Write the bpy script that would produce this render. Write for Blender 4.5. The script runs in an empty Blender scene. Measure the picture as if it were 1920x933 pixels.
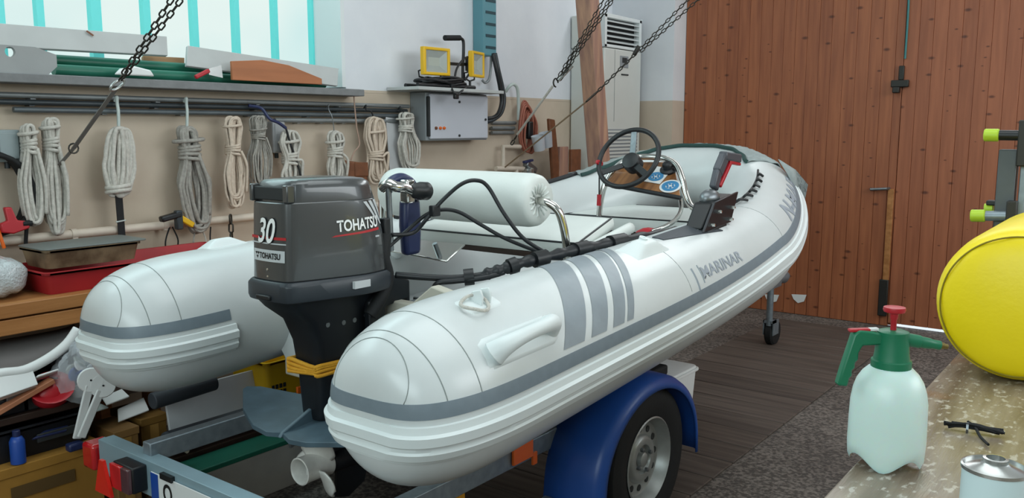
import bpy, math, random
from mathutils import Vector as V, Matrix
random.seed(7)
R = math.radians
S = bpy.context.scene
COL = S.collection

# ------------------------------------------------------------------ camera
F_PX, HEIGHT = 1600.0, 1.6
PITCH, YAW = math.atan(226 / 1600), R(37.3)
cam = bpy.data.cameras.new('camera')
cam.sensor_width = 36
cam.lens = F_PX / 1920 * 36
cam.clip_start = .02
co = bpy.data.objects.new('camera', cam)
COL.objects.link(co)
co.location = (0, 0, HEIGHT)
co.rotation_euler = (R(90) - PITCH, 0, YAW)
S.camera = co

# ------------------------------------------------------------------ world, lights, exposure
w = bpy.data.worlds.new('daylight')
S.world = w
w.use_nodes = True
bg = w.node_tree.nodes['Background']
bg.inputs[0].default_value = (.86, .95, 1, 1)
bg.inputs[1].default_value = 1.0
S.view_settings.view_transform = 'Standard'
S.view_settings.look = 'None'
S.view_settings.gamma = 1
S.view_settings.use_curve_mapping = False
S.view_settings.exposure = 0.0


def area(name, loc, target, sx, sy, power, col):
    l = bpy.data.lights.new(name, 'AREA')
    l.shape = 'RECTANGLE'
    l.size, l.size_y, l.energy, l.color = sx, sy, power, col
    o = bpy.data.objects.new(name, l)
    COL.objects.link(o)
    o.location = loc
    o.rotation_euler = (V(target) - V(loc)).to_track_quat('-Z', 'Y').to_euler()
    return o


# daylight entering through the windows of the right wall, over the door, and the rear wall; one more unseen area lamp under the closed ceiling
area('window_light_right', (2.93, 4.5, 2.9), (-3, 4.5, 1.8), 4.6, 1.5, 105, (.93, .97, 1))
area('window_light_over_door', (-1.9, 6.98, 3.78), (-1.9, 2.0, .6), 3.0, .6, 34, (.95, .98, 1))
area('window_light_rear', (-.6, -2.4, 2.6), (-1.4, 3, 1.0), 4.0, 1.6, 95, (.82, .97, 1))
area('ceiling_area_light', (-1.4, 2.4, 4.22), (-1.4, 2.4, 0), 3.6, 2.2, 62, (.9, .98, 1))
area('window_light_left', (-4.44, 1.9, 2.9), (0, 2.2, 1.4), 3.4, 1.4, 42, (.72, .97, 1))


# ------------------------------------------------------------------ helpers
def ray(x, y):
    u, v = x - 960, y - 466.5
    cp, sp, cy, sy = math.cos(PITCH), math.sin(PITCH), math.cos(YAW), math.sin(YAW)
    f = F_PX * cp - v * sp
    d = v * cp + F_PX * sp
    return V((u * cy - f * sy, u * sy + f * cy, -d))


def P(x, y, X=None, Y=None, Z=None):
    """the point of a plane X=.., Y=.. or Z=.. of the room seen at a photo pixel"""
    d = ray(x, y)
    if X is not None: t = X / d.x
    elif Y is not None: t = Y / d.y
    else: t = (Z - HEIGHT) / d.z
    return V((0, 0, HEIGHT)) + d * t


def lin(h):
    h = h.lstrip('#')
    c = [int(h[i:i + 2], 16) / 255 for i in (0, 2, 4)]
    return tuple(x / 12.92 if x <= .04045 else ((x + .055) / 1.055) ** 2.4 for x in c) + (1,)


def mat(name, col, rough=.5, metal=0, var=0, col2=None, scale=8, detail=4, bump=0, bscale=60, coat=0,
        stretch=None, alpha=1, trans=0, emit=0, spec=.5):
    m = bpy.data.materials.new(name)
    m.use_nodes = True
    nt = m.node_tree
    b = nt.nodes['Principled BSDF']
    c = lin(col)
    b.inputs['Base Color'].default_value = c
    b.inputs['Roughness'].default_value = rough
    b.inputs['Metallic'].default_value = metal
    b.inputs['Coat Weight'].default_value = coat
    b.inputs['Alpha'].default_value = alpha
    b.inputs['Transmission Weight'].default_value = trans
    b.inputs['Specular IOR Level'].default_value = spec
    if emit:
        b.inputs['Emission Color'].default_value = c
        b.inputs['Emission Strength'].default_value = emit
    tc = nt.nodes.new('ShaderNodeTexCoord')
    mp = nt.nodes.new('ShaderNodeMapping')
    nt.links.new(tc.outputs['Object'], mp.inputs[0])
    if stretch: mp.inputs['Scale'].default_value = stretch
    if var or col2:
        n = nt.nodes.new('ShaderNodeTexNoise')
        n.inputs['Scale'].default_value = scale
        n.inputs['Detail'].default_value = detail
        nt.links.new(mp.outputs[0], n.inputs[0])
        r = nt.nodes.new('ShaderNodeValToRGB')
        r.color_ramp.elements[0].position = .35
        r.color_ramp.elements[1].position = .68
        c2 = lin(col2) if col2 else tuple(max(0, x * (1 - var)) for x in c[:3]) + (1,)
        r.color_ramp.elements[0].color = c2
        r.color_ramp.elements[1].color = c
        nt.links.new(n.outputs[0], r.inputs[0])
        nt.links.new(r.outputs[0], b.inputs['Base Color'])
        if emit: nt.links.new(r.outputs[0], b.inputs['Emission Color'])
    if bump:
        n2 = nt.nodes.new('ShaderNodeTexNoise')
        n2.inputs['Scale'].default_value = bscale
        n2.inputs['Detail'].default_value = 5
        nt.links.new(mp.outputs[0], n2.inputs[0])
        bp = nt.nodes.new('ShaderNodeBump')
        bp.inputs['Strength'].default_value = bump
        bp.inputs['Distance'].default_value = .01
        nt.links.new(n2.outputs[0], bp.inputs['Height'])
        nt.links.new(bp.outputs[0], b.inputs['Normal'])
    return m


class MB:
    """collects shapes, then links them as ONE mesh object"""
    def __init__(s): s.v, s.f, s.m = [], [], []

    def add(s, vs, fs, m=0):
        o = len(s.v)
        s.v += [V(x) for x in vs]
        for f in fs:
            s.f.append([i + o for i in f])
            s.m.append(m)
        return s

    def box(s, lo, hi, m=0, rot=None, piv=None):
        (a, b, c), (d, e, f) = lo, hi
        vs = [V((x, y, z)) for x in (a, d) for y in (b, e) for z in (c, f)]
        if rot is not None:
            pv = V(piv) if piv is not None else (V(lo) + V(hi)) / 2
            vs = [pv + rot @ (q - pv) for q in vs]
        return s.add(vs, [(0, 1, 3, 2), (4, 6, 7, 5), (0, 4, 5, 1), (2, 3, 7, 6), (0, 2, 6, 4), (1, 5, 7, 3)], m)

    def slab(s, a, b, c, d, th, m=0):
        """quad a b c d (in order) given thickness along its back normal"""
        a, b, c, d = map(V, (a, b, c, d))
        n = (b - a).cross(d - a).normalized() * th
        vs = [a, b, c, d, a - n, b - n, c - n, d - n]
        return s.add(vs, [(0, 1, 2, 3), (7, 6, 5, 4), (0, 4, 5, 1), (1, 5, 6, 2), (2, 6, 7, 3), (3, 7, 4, 0)], m)

    def bar(s, p, q, wd, ht, up=(0, 0, 1), m=0):
        p, q = V(p), V(q)
        t = (q - p).normalized()
        sd = t.cross(V(up))
        if sd.length < 1e-4: sd = t.cross(V((1, 0, 0)))
        sd.normalize()
        u = sd.cross(t)
        vs = [e + sd * (i * wd / 2) + u * (j * ht / 2) for e in (p, q) for i, j in ((-1, -1), (1, -1), (1, 1), (-1, 1))]
        return s.add(vs, [(3, 2, 1, 0), (4, 5, 6, 7), (0, 1, 5, 4), (1, 2, 6, 5), (2, 3, 7, 6), (3, 0, 4, 7)], m)

    def tube(s, pts, r, n=10, closed=False, m=0, flat=1.0):
        pts = [V(p) for p in pts]
        k = len(pts)
        rr = r if isinstance(r, (list, tuple)) else [r] * k
        nrm = None
        vs = []
        for i in range(k):
            a = pts[i - 1] if (i or closed) else pts[0]
            b = pts[(i + 1) % k] if (i < k - 1 or closed) else pts[-1]
            t = b - a
            t = t.normalized() if t.length > 1e-9 else V((0, 0, 1))
            if nrm is None:
                nrm = t.orthogonal().normalized()
                if abs(t.z) < .9: nrm = (V((0, 0, 1)) - t * t.z).normalized()
            nrm = (nrm - t * nrm.dot(t))
            nrm = nrm.normalized() if nrm.length > 1e-6 else t.orthogonal().normalized()
            bn = t.cross(nrm)
            for j in range(n):
                g = 2 * math.pi * j / n
                vs.append(pts[i] + nrm * (math.cos(g) * rr[i] * flat) + bn * (math.sin(g) * rr[i]))
        fs = []
        for i in range(k if closed else k - 1):
            for j in range(n):
                a, b = i * n + j, i * n + (j + 1) % n
                c, d = ((i + 1) % k) * n + (j + 1) % n, ((i + 1) % k) * n + j
                fs.append((a, b, c, d))
        if not closed:
            fs.append(tuple(range(n - 1, -1, -1)))
            fs.append(tuple((k - 1) * n + j for j in range(n)))
        return s.add(vs, fs, m)

    def lathe(s, prof, org, axis=(0, 0, 1), n=32, m=0, sx=1.0, ref=None, cap=True):
        ax = V(axis).normalized()
        u = V(ref) if ref else ax.orthogonal()
        u = (u - ax * u.dot(ax)).normalized()
        v = ax.cross(u)
        vs, fs = [], []
        for r, z in prof:
            for j in range(n):
                g = 2 * math.pi * j / n
                vs.append(V(org) + ax * z + u * (math.cos(g) * r * sx) + v * (math.sin(g) * r))
        for i in range(len(prof) - 1):
            for j in range(n):
                fs.append((i * n + j, i * n + (j + 1) % n, (i + 1) * n + (j + 1) % n, (i + 1) * n + j))
        if cap and prof[0][0] > 1e-5: fs.append(tuple(range(n - 1, -1, -1)))
        if cap and prof[-1][0] > 1e-5: fs.append(tuple((len(prof) - 1) * n + j for j in range(n)))
        return s.add(vs, fs, m)

    def loft(s, rings, m=0, caps=True, closed=True):
        n = len(rings[0])
        vs = [q for r in rings for q in r]
        fs = []
        for i in range(len(rings) - 1):
            for j in range(n if closed else n - 1):
                fs.append((i * n + j, i * n + (j + 1) % n, (i + 1) * n + (j + 1) % n, (i + 1) * n + j))
        if caps and closed:
            fs.append(tuple(range(n - 1, -1, -1)))
            fs.append(tuple((len(rings) - 1) * n + j for j in range(n)))
        return s.add(vs, fs, m)

    def prism(s, poly, org, u, v, depth, m=0):
        """2-d outline in the plane org,u,v pushed along u x v by depth"""
        o, u, v = V(org), V(u), V(v)
        w_ = u.cross(v).normalized() * depth
        a = [o + u * p[0] + v * p[1] for p in poly]
        b = [q + w_ for q in a]
        n = len(a)
        fs = [tuple(range(n - 1, -1, -1)), tuple(range(n, 2 * n))]
        fs += [(i, (i + 1) % n, n + (i + 1) % n, n + i) for i in range(n)]
        return s.add(a + b, fs, m)

    def ball(s, c, r, n=16, k=10, m=0, sq=(1, 1, 1)):
        prof = [(max(math.sin(math.pi * i / k) * r, 1e-6), -math.cos(math.pi * i / k) * r) for i in range(k + 1)]
        o = len(s.v)
        s.lathe(prof, (0, 0, 0), n=n, m=m)
        for i in range(o, len(s.v)):
            q = s.v[i]
            s.v[i] = V((q.x * sq[0], q.y * sq[1], q.z * sq[2])) + V(c)
        return s

    def build(s, name, m, parent=None, bevel=0, seg=2, sharp=38, sub=0, loc=None):
        if parent is not None:
            root = parent
            org = V((0, 0, 0))
            while root is not None:
                org += root.location
                root = root.parent
        else:
            org = V(loc) if loc is not None else None
            if org is None:
                lo = [min(q[i] for q in s.v) for i in range(3)]
                hi = [max(q[i] for q in s.v) for i in range(3)]
                org = V(((lo[0] + hi[0]) / 2, (lo[1] + hi[1]) / 2, lo[2]))
        me = bpy.data.meshes.new(name)
        me.from_pydata([tuple(q - org) for q in s.v], [], s.f)
        ms = m if isinstance(m, (list, tuple)) else [m]
        for x in ms: me.materials.append(x)
        if len(ms) > 1: me.polygons.foreach_set('material_index', s.m)
        me.polygons.foreach_set('use_smooth', [True] * len(me.polygons))
        me.validate()
        me.update()
        fix_normals(me)
        if sharp < 180: me.set_sharp_from_angle(angle=R(sharp))
        o = bpy.data.objects.new(name, me)
        COL.objects.link(o)
        if parent is not None: o.parent = parent
        else: o.location = org
        if bevel:
            md = o.modifiers.new('bevel', 'BEVEL')
            md.width, md.segments, md.limit_method, md.angle_limit = bevel, seg, 'ANGLE', R(35)
            md.harden_normals = False
        if sub:
            md = o.modifiers.new('sub', 'SUBSURF')
            md.levels = md.render_levels = sub
        return o


import bmesh


def fix_normals(me):
    bm = bmesh.new()
    bm.from_mesh(me)
    bmesh.ops.remove_doubles(bm, verts=bm.verts, dist=1e-6)
    bmesh.ops.recalc_face_normals(bm, faces=bm.faces)
    bm.to_mesh(me)
    bm.free()


def tag(o, label=None, cat=None, group=None, kind=None):
    for k, v in (('label', label), ('category', cat), ('group', group), ('kind', kind)):
        if v: o[k] = v
    return o


def thing(name, loc, label, cat, group=None):
    o = bpy.data.objects.new(name, None)
    o.empty_display_size = .05
    COL.objects.link(o)
    o.location = loc
    return tag(o, label, cat, group)


def struct(o):
    o['kind'] = 'structure'
    return o


def spline(pts, k=8, closed=False):
    pts = [V(p) for p in pts]
    n = len(pts)
    out = []
    for i in range(n if closed else n - 1):
        g = (lambda j: pts[j % n]) if closed else (lambda j: pts[max(0, min(n - 1, j))])
        a, b, c, d = g(i - 1), g(i), g(i + 1), g(i + 2)
        for j in range(k):
            t = j / k
            out.append(.5 * ((2 * b) + (c - a) * t + (2 * a - 5 * b + 4 * c - d) * t * t + (3 * b - a - 3 * c + d) * t ** 3))
    if not closed: out.append(pts[-1])
    return out


def text_mesh(body, size=1.0, bold=0.0, shear=0.0, space=1.0, fine=False):
    """flat letters: list of vertices (x, y) and faces"""
    c = bpy.data.curves.new('t', 'FONT')
    c.body, c.size, c.offset, c.shear, c.space_character = body, size, bold, shear, space
    c.resolution_u = 4
    o = bpy.data.objects.new('t', c)
    COL.objects.link(o)
    dg = bpy.context.evaluated_depsgraph_get()
    me = bpy.data.meshes.new_from_object(o.evaluated_get(dg))
    bpy.data.objects.remove(o)
    bm = bmesh.new()
    bm.from_mesh(me)
    if fine:
        bmesh.ops.triangulate(bm, faces=bm.faces)
        for _ in range(2):
            bmesh.ops.subdivide_edges(bm, edges=[e for e in bm.edges if e.calc_length() > .25 * size], cuts=1)
        bmesh.ops.triangulate(bm, faces=bm.faces)
    vs = [(q.co.x, q.co.y) for q in bm.verts]
    bm.verts.index_update()
    fs = [tuple(q.index for q in f.verts) for f in bm.faces]
    bm.free()
    x0, x1 = min(q[0] for q in vs), max(q[0] for q in vs)
    y0, y1 = min(q[1] for q in vs), max(q[1] for q in vs)
    return [((x - x0) / (x1 - x0), (y - y0) / (y1 - y0)) for x, y in vs], fs


def put_text(mb, body, a, b, d, lift=.0012, m=0, **k):
    """letters filling the parallelogram a (lower left) b (lower right) d (upper left)"""
    vs, fs = text_mesh(body, **k)
    a, b, d = V(a), V(b), V(d)
    n = (b - a).cross(d - a).normalized() * lift
    mb.add([a + (b - a) * x + (d - a) * y + n for x, y in vs], fs, m)


# ------------------------------------------------------------------ materials
M = {}
M['pvc'] = mat('white_pvc', '#d3d8d8', .27, var=.05, scale=5, bump=.02, bscale=300)
M['pvc_trim'] = mat('white_trim', '#dfe6e6', .4)
M['belt'] = mat('grey_band', '#7b8891', .42, var=.08, scale=30)
M['stripe'] = mat('grey_stripe', '#8d979e', .38, var=.12, scale=14)
M['seam'] = mat('seam_line', '#8b9290', .6)
M['letter_grey'] = mat('faded_lettering', '#9aa2ab', .5)
M['vinyl'] = mat('white_vinyl', '#dbe0dc', .42, var=.04, bump=.05, bscale=120)
M['piping'] = mat('black_piping', '#1b1e22', .5)
M['black'] = mat('black_plastic', '#14171a', .42)
M['rubber'] = mat('black_rubber', '#101214', .75, bump=.1, bscale=90)
M['cable'] = mat('black_cable', '#15181c', .45)
M['chrome'] = mat('chrome', '#d6d6d2', .12, 1)
M['steel'] = mat('dull_steel', '#8e9498', .4, .9, var=.25, scale=25)
M['galv'] = mat('galvanised_steel', '#8f9ba3', .45, .55, var=.22, scale=30)
M['dark_iron'] = mat('dark_iron', '#3b3a37', .5, .7)
M['chain'] = mat('chain_steel', '#4a4843', .45, .8, var=.3, scale=40)
M['cowl'] = mat('charcoal_cowl', '#4b4d4e', .27, .3, coat=.5, var=.06, scale=3)
M['cowl_low'] = mat('dark_cowl_pan', '#2c3238', .4)
M['leg_paint'] = mat('black_engine_paint', '#171b20', .4, .2)
M['foil'] = mat('blue_grey_foil', '#4d626e', .45, var=.25, scale=14)
M['prop'] = mat('bare_propeller', '#e4e2dc', .4, .1, var=.18, scale=20)
M['white_ink'] = mat('white_lettering', '#f2f3f1', .5)
M['black_ink'] = mat('black_lettering', '#111315', .5)
M['red_ink'] = mat('red_stripe', '#b3262b', .45)
M['silver_ink'] = mat('silver_stripe', '#c3c7c9', .4)
M['navy'] = mat('navy_blue', '#1f2a52', .4)
M['wood_dash'] = mat('varnished_dash', '#9c6a3c', .35, col2='#6f4523', scale=3, stretch=(12, 1, 1), coat=.4)
M['blue_print'] = mat('blue_print', '#3f86b5', .45)
M['white_paper'] = mat('white_paper', '#dfe1e0', .6)
M['red'] = mat('red_plastic', '#b01f2a', .4)
M['canvas'] = mat('grey_canvas', '#9da7a6', .75, var=.2, scale=20, bump=.3, bscale=60)
M['hem'] = mat('dark_green_hem', '#23433f', .7)
M['blue_guard'] = mat('blue_mudguard', '#1f4f9e', .36, var=.1, scale=6)
M['rim'] = mat('silver_rim', '#a3a6a4', .38, .5, var=.12, scale=20)
M['orange'] = mat('orange_reflector', '#e4681c', .25, coat=.5)
M['red_lens'] = mat('red_lens', '#c01b20', .2, coat=.6)
M['rope'] = mat('white_rope', '#d3cfc6', .85, var=.2, scale=60, bump=.5, bscale=260)
M['rope_grey'] = mat('grey_rope', '#aaa69e', .88, var=.25, scale=60, bump=.5, bscale=260)
M['rope_pink'] = mat('cream_rope', '#d9c8b6', .85, var=.15, scale=60, bump=.5, bscale=260)
M['strap'] = mat('pale_strap', '#b9c3bf', .7)
M['yellow'] = mat('yellow_plastic', '#e3b312', .45, var=.06)
M['yellow_vinyl'] = mat('yellow_vinyl', '#ffe30c', .42, var=.04, scale=5, bump=.08, bscale=70)
M['yellow_rope'] = mat('yellow_rope', '#d79a22', .8, bump=.4, bscale=200)
M['lime'] = mat('lime_plastic', '#b5d433', .45)
M['green'] = mat('green_plastic', '#17704f', .4)
M['green_pipe'] = mat('green_pipe', '#1d6a55', .4, var=.15)
M['hdpe'] = mat('milky_plastic', '#d3e9e3', .35)
M['hdpe'].node_tree.nodes['Principled BSDF'].inputs['Subsurface Weight'].default_value = .35
M['hdpe'].node_tree.nodes['Principled BSDF'].inputs['Subsurface Scale'].default_value = .03
M['cyan'] = mat('turquoise_paint', '#6fe9e6', .45)
M['grey_box'] = mat('grey_enclosure', '#bbbfc5', .45, var=.05)
M['grey_side'] = mat('grey_enclosure_body', '#8d9397', .5)
M['duct'] = mat('teal_duct', '#5b8f9b', .5)
M['duct_dark'] = mat('teal_duct_slot', '#24424b', .6)
M['ac'] = mat('cream_casing', '#cfd2cd', .5, var=.03)
M['slot'] = mat('dark_slot', '#26292a', .7)
M['pipe'] = mat('grey_conduit', '#868b8c', .4, .35, var=.2, scale=10)
M['pipe_dark'] = mat('dark_conduit', '#3c4347', .4, .3, var=.2, scale=10)
M['cream_pipe'] = mat('cream_pipe', '#cfc2b2', .45, var=.1, scale=12)
M['brown_leather'] = mat('brown_leather', '#7b4a2c', .6, var=.3, scale=18)
M['post'] = mat('weathered_post', '#bb9176', .7, col2='#8f6b60', scale=2.2, stretch=(9, 9, .8), bump=.2, bscale=30)
M['pine'] = mat('pine_timber', '#b87f4a', .55, col2='#96602f', scale=2.5, stretch=(6, .7, 9), bump=.1, bscale=25)
M['plywood'] = mat('plywood', '#b78e62', .6, col2='#93704c', scale=3, stretch=(8, 1, 8))
M['board_grey'] = mat('grey_white_board', '#b9bcbb', .55, var=.1, scale=5)
M['board_white'] = mat('white_board', '#c4c6c8', .5, var=.06)
M['brown_box'] = mat('brown_card', '#b07f30', .8, var=.25, scale=6)
M['crate_dark'] = mat('dark_crate', '#14171d', .55, var=.2)
M['blue_plastic'] = mat('blue_plastic', '#1c489c', .4)
M['tin'] = mat('tin', '#b8bab8', .25, .85)
M['bake'] = mat('scorched_tin', '#5a4632', .5, .3, col2='#9a8568', scale=9)
M['lid'] = mat('grey_lid', '#6a6f6c', .5)
M['dirty_red'] = mat('red_tray', '#a82026', .5, var=.15)
M['grey_tube'] = mat('dark_grey_roll', '#3d4148', .6, var=.2)
M['hose'] = mat('red_brown_hose', '#9a5a48', .55)
M['seat_wood'] = mat('dark_board', '#3a2a22', .5, var=.2)
M['stone'] = mat('sill_stone', '#7d7f80', .7, var=.15, scale=20, bump=.1)


def film(name, col, alpha, rough):
    m = mat(name, col, rough)
    m.node_tree.nodes['Principled BSDF'].inputs['Alpha'].default_value = alpha
    return m


M['film'] = film('clear_bag_film', '#d9dfe4', .35, .15)
M['bubble'] = mat('bubble_wrap', '#c3c9cb', .25, bump=1.0, bscale=90, coat=.4)


def emission(name, col, strength, col2=None, scale=1.2):
    m = bpy.data.materials.new(name)
    m.use_nodes = True
    nt = m.node_tree
    nt.nodes.remove(nt.nodes['Principled BSDF'])
    e = nt.nodes.new('ShaderNodeEmission')
    e.inputs[1].default_value = strength
    e.inputs[0].default_value = lin(col)
    if col2:
        tc = nt.nodes.new('ShaderNodeTexCoord')
        n = nt.nodes.new('ShaderNodeTexNoise')
        n.inputs['Scale'].default_value = scale
        r = nt.nodes.new('ShaderNodeValToRGB')
        r.color_ramp.elements[0].color, r.color_ramp.elements[1].color = lin(col2), lin(col)
        r.color_ramp.elements[0].position, r.color_ramp.elements[1].position = .3, .6
        nt.links.new(tc.outputs['Object'], n.inputs[0])
        nt.links.new(n.outputs[0], r.inputs[0])
        nt.links.new(r.outputs[0], e.inputs[0])
    nt.links.new(e.outputs[0], nt.nodes['Material Output'].inputs[0])
    return m


M['pane'] = emission('daylit_frosted_pane', '#eafaf6', .95, '#d3f1f0')


def wall_mat():
    """white paint over a beige dado that ends at 1.85 m"""
    m = mat('two_tone_wall_paint', '#cfd3d8', .75, bump=.08, bscale=25)
    nt = m.node_tree
    b = nt.nodes['Principled BSDF']
    g = nt.nodes.new('ShaderNodeNewGeometry')
    sp = nt.nodes.new('ShaderNodeSeparateXYZ')
    gt = nt.nodes.new('ShaderNodeMath')
    gt.operation = 'GREATER_THAN'
    gt.inputs[1].default_value = 1.848
    nt.links.new(g.outputs['Position'], sp.inputs[0])
    nt.links.new(sp.outputs[2], gt.inputs[0])
    n = nt.nodes.new('ShaderNodeTexNoise')
    n.inputs['Scale'].default_value = 2.2
    n.inputs['Detail'].default_value = 6
    nt.links.new(g.outputs['Position'], n.inputs[0])
    r1 = nt.nodes.new('ShaderNodeValToRGB')
    r1.color_ramp.elements[0].position, r1.color_ramp.elements[1].position = .33, .66
    r1.color_ramp.elements[0].color, r1.color_ramp.elements[1].color = lin('#bdae9b'), lin('#cbbcaa')
    r2 = nt.nodes.new('ShaderNodeValToRGB')
    r2.color_ramp.elements[0].position, r2.color_ramp.elements[1].position = .3, .7
    r2.color_ramp.elements[0].color, r2.color_ramp.elements[1].color = lin('#d6dae0'), lin('#e3e6ea')
    nt.links.new(n.outputs[0], r1.inputs[0])
    nt.links.new(n.outputs[0], r2.inputs[0])
    mx = nt.nodes.new('ShaderNodeMixRGB')
    nt.links.new(gt.outputs[0], mx.inputs[0])
    nt.links.new(r1.outputs[0], mx.inputs[1])
    nt.links.new(r2.outputs[0], mx.inputs[2])
    nt.links.new(mx.outputs[0], b.inputs['Base Color'])
    return m


M['wall'] = wall_mat()
M['reveal'] = mat('white_reveal', '#dde3e4', .7)
M['ceil'] = mat('ceiling_paint', '#c9cac8', .8)


def floor_mat():
    m = mat('speckled_concrete', '#6a635d', .7, col2='#544d48', scale=2.5, detail=8, bump=.35, bscale=70)
    nt = m.node_tree
    b = nt.nodes['Principled BSDF']
    src = b.inputs['Base Color'].links[0].from_socket
    n = nt.nodes.new('ShaderNodeTexNoise')
    n.inputs['Scale'].default_value = 62
    n.inputs['Detail'].default_value = 3
    tc = nt.nodes.new('ShaderNodeTexCoord')
    nt.links.new(tc.outputs['Object'], n.inputs[0])
    r = nt.nodes.new('ShaderNodeValToRGB')
    r.color_ramp.elements[0].position, r.color_ramp.elements[1].position = .42, .62
    r.color_ramp.elements[0].color, r.color_ramp.elements[1].color = (.35, .35, .35, 1), (1.9, 1.9, 1.9, 1)
    nt.links.new(n.outputs[0], r.inputs[0])
    mx = nt.nodes.new('ShaderNodeMixRGB')
    mx.blend_type = 'MULTIPLY'
    mx.inputs[0].default_value = .75
    nt.links.new(src, mx.inputs[1])
    nt.links.new(r.outputs[0], mx.inputs[2])
    nt.links.new(mx.outputs[0], b.inputs['Base Color'])
    return m


M['floor'] = floor_mat()


def boards_mat(name, base, dark, axis, width, knots=True, rough=.5):
    """timber: every board of the given width has its own tone, with grain and knots"""
    m = mat(name, base, rough)
    nt = m.node_tree
    b = nt.nodes['Principled BSDF']
    tc = nt.nodes.new('ShaderNodeTexCoord')
    sp = nt.nodes.new('ShaderNodeSeparateXYZ')
    nt.links.new(tc.outputs['Object'], sp.inputs[0])
    dv = nt.nodes.new('ShaderNodeMath'); dv.operation = 'DIVIDE'; dv.inputs[1].default_value = width
    fl = nt.nodes.new('ShaderNodeMath'); fl.operation = 'FLOOR'
    nt.links.new(sp.outputs[axis], dv.inputs[0])
    nt.links.new(dv.outputs[0], fl.inputs[0])
    wn = nt.nodes.new('ShaderNodeTexWhiteNoise'); wn.noise_dimensions = '1D'
    nt.links.new(fl.outputs[0], wn.inputs['W'])
    mp = nt.nodes.new('ShaderNodeMapping')
    sc = [.9, .9, .9]
    sc[axis] = 14
    if axis == 1: sc = [.9, 14, 14]
    mp.inputs['Scale'].default_value = sc
    nt.links.new(tc.outputs['Object'], mp.inputs[0])
    off = nt.nodes.new('ShaderNodeVectorMath'); off.operation = 'ADD'
    cmb = nt.nodes.new('ShaderNodeCombineXYZ')
    mul = nt.nodes.new('ShaderNodeMath'); mul.operation = 'MULTIPLY'; mul.inputs[1].default_value = 40
    nt.links.new(wn.outputs[0], mul.inputs[0])
    for i in range(3): nt.links.new(mul.outputs[0], cmb.inputs[i])
    nt.links.new(mp.outputs[0], off.inputs[0])
    nt.links.new(cmb.outputs[0], off.inputs[1])
    n = nt.nodes.new('ShaderNodeTexNoise'); n.inputs['Scale'].default_value = 2.2; n.inputs['Detail'].default_value = 6
    nt.links.new(off.outputs[0], n.inputs[0])
    add = nt.nodes.new('ShaderNodeMath'); add.operation = 'MULTIPLY_ADD'
    add.inputs[1].default_value = .16
    nt.links.new(wn.outputs[0], add.inputs[0])
    nt.links.new(n.outputs[0], add.inputs[2])
    r = nt.nodes.new('ShaderNodeValToRGB')
    r.color_ramp.elements[0].position, r.color_ramp.elements[1].position = .38, .78
    r.color_ramp.elements[0].color, r.color_ramp.elements[1].color = lin(dark), lin(base)
    nt.links.new(add.outputs[0], r.inputs[0])
    out = r.outputs[0]
    if knots:
        vo = nt.nodes.new('ShaderNodeTexVoronoi'); vo.voronoi_dimensions = '2D'; vo.inputs['Scale'].default_value = 4.6
        cx = nt.nodes.new('ShaderNodeCombineXYZ')
        nt.links.new(sp.outputs[0], cx.inputs[0])
        nt.links.new(sp.outputs[2], cx.inputs[1])
        mk = nt.nodes.new('ShaderNodeMapping')
        ks = [1, 2.0, 1]
        mk.inputs['Scale'].default_value = ks
        nt.links.new(cx.outputs[0], mk.inputs[0])
        nt.links.new(mk.outputs[0], vo.inputs[0])
        kr = nt.nodes.new('ShaderNodeValToRGB')
        kr.color_ramp.elements[0].position, kr.color_ramp.elements[1].position = .035, .10
        kr.color_ramp.elements[0].color, kr.color_ramp.elements[1].color = (.36, .30, .28, 1), (1, 1, 1, 1)
        sc_ = nt.nodes.new('ShaderNodeSeparateColor')
        nt.links.new(vo.outputs['Color'], sc_.inputs[0])
        pw_ = nt.nodes.new('ShaderNodeMath'); pw_.operation = 'MULTIPLY_ADD'
        pw_.inputs[1].default_value, pw_.inputs[2].default_value = 2.3, -.7
        nt.links.new(sc_.outputs[0], pw_.inputs[0])
        mxm = nt.nodes.new('ShaderNodeMath'); mxm.operation = 'MAXIMUM'; mxm.inputs[1].default_value = .02
        nt.links.new(pw_.outputs[0], mxm.inputs[0])
        dv_ = nt.nodes.new('ShaderNodeMath'); dv_.operation = 'DIVIDE'
        nt.links.new(vo.outputs['Distance'], dv_.inputs[0])
        nt.links.new(mxm.outputs[0], dv_.inputs[1])
        nt.links.new(dv_.outputs[0], kr.inputs[0])
        mx = nt.nodes.new('ShaderNodeMixRGB'); mx.blend_type = 'MULTIPLY'; mx.inputs[0].default_value = 1
        nt.links.new(out, mx.inputs[1])
        nt.links.new(kr.outputs[0], mx.inputs[2])
        out = mx.outputs[0]
    nt.links.new(out, b.inputs['Base Color'])
    return m


M['door'] = boards_mat('brown_door_boards', '#a5633f', '#8a4e31', 0, .1)
M['door_light'] = boards_mat('lighter_door_boards', '#a66342', '#8f5235', 0, .1)
M['pit'] = boards_mat('old_floor_planks', '#62564e', '#443a34', 1, .23, knots=False, rough=.7)


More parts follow.
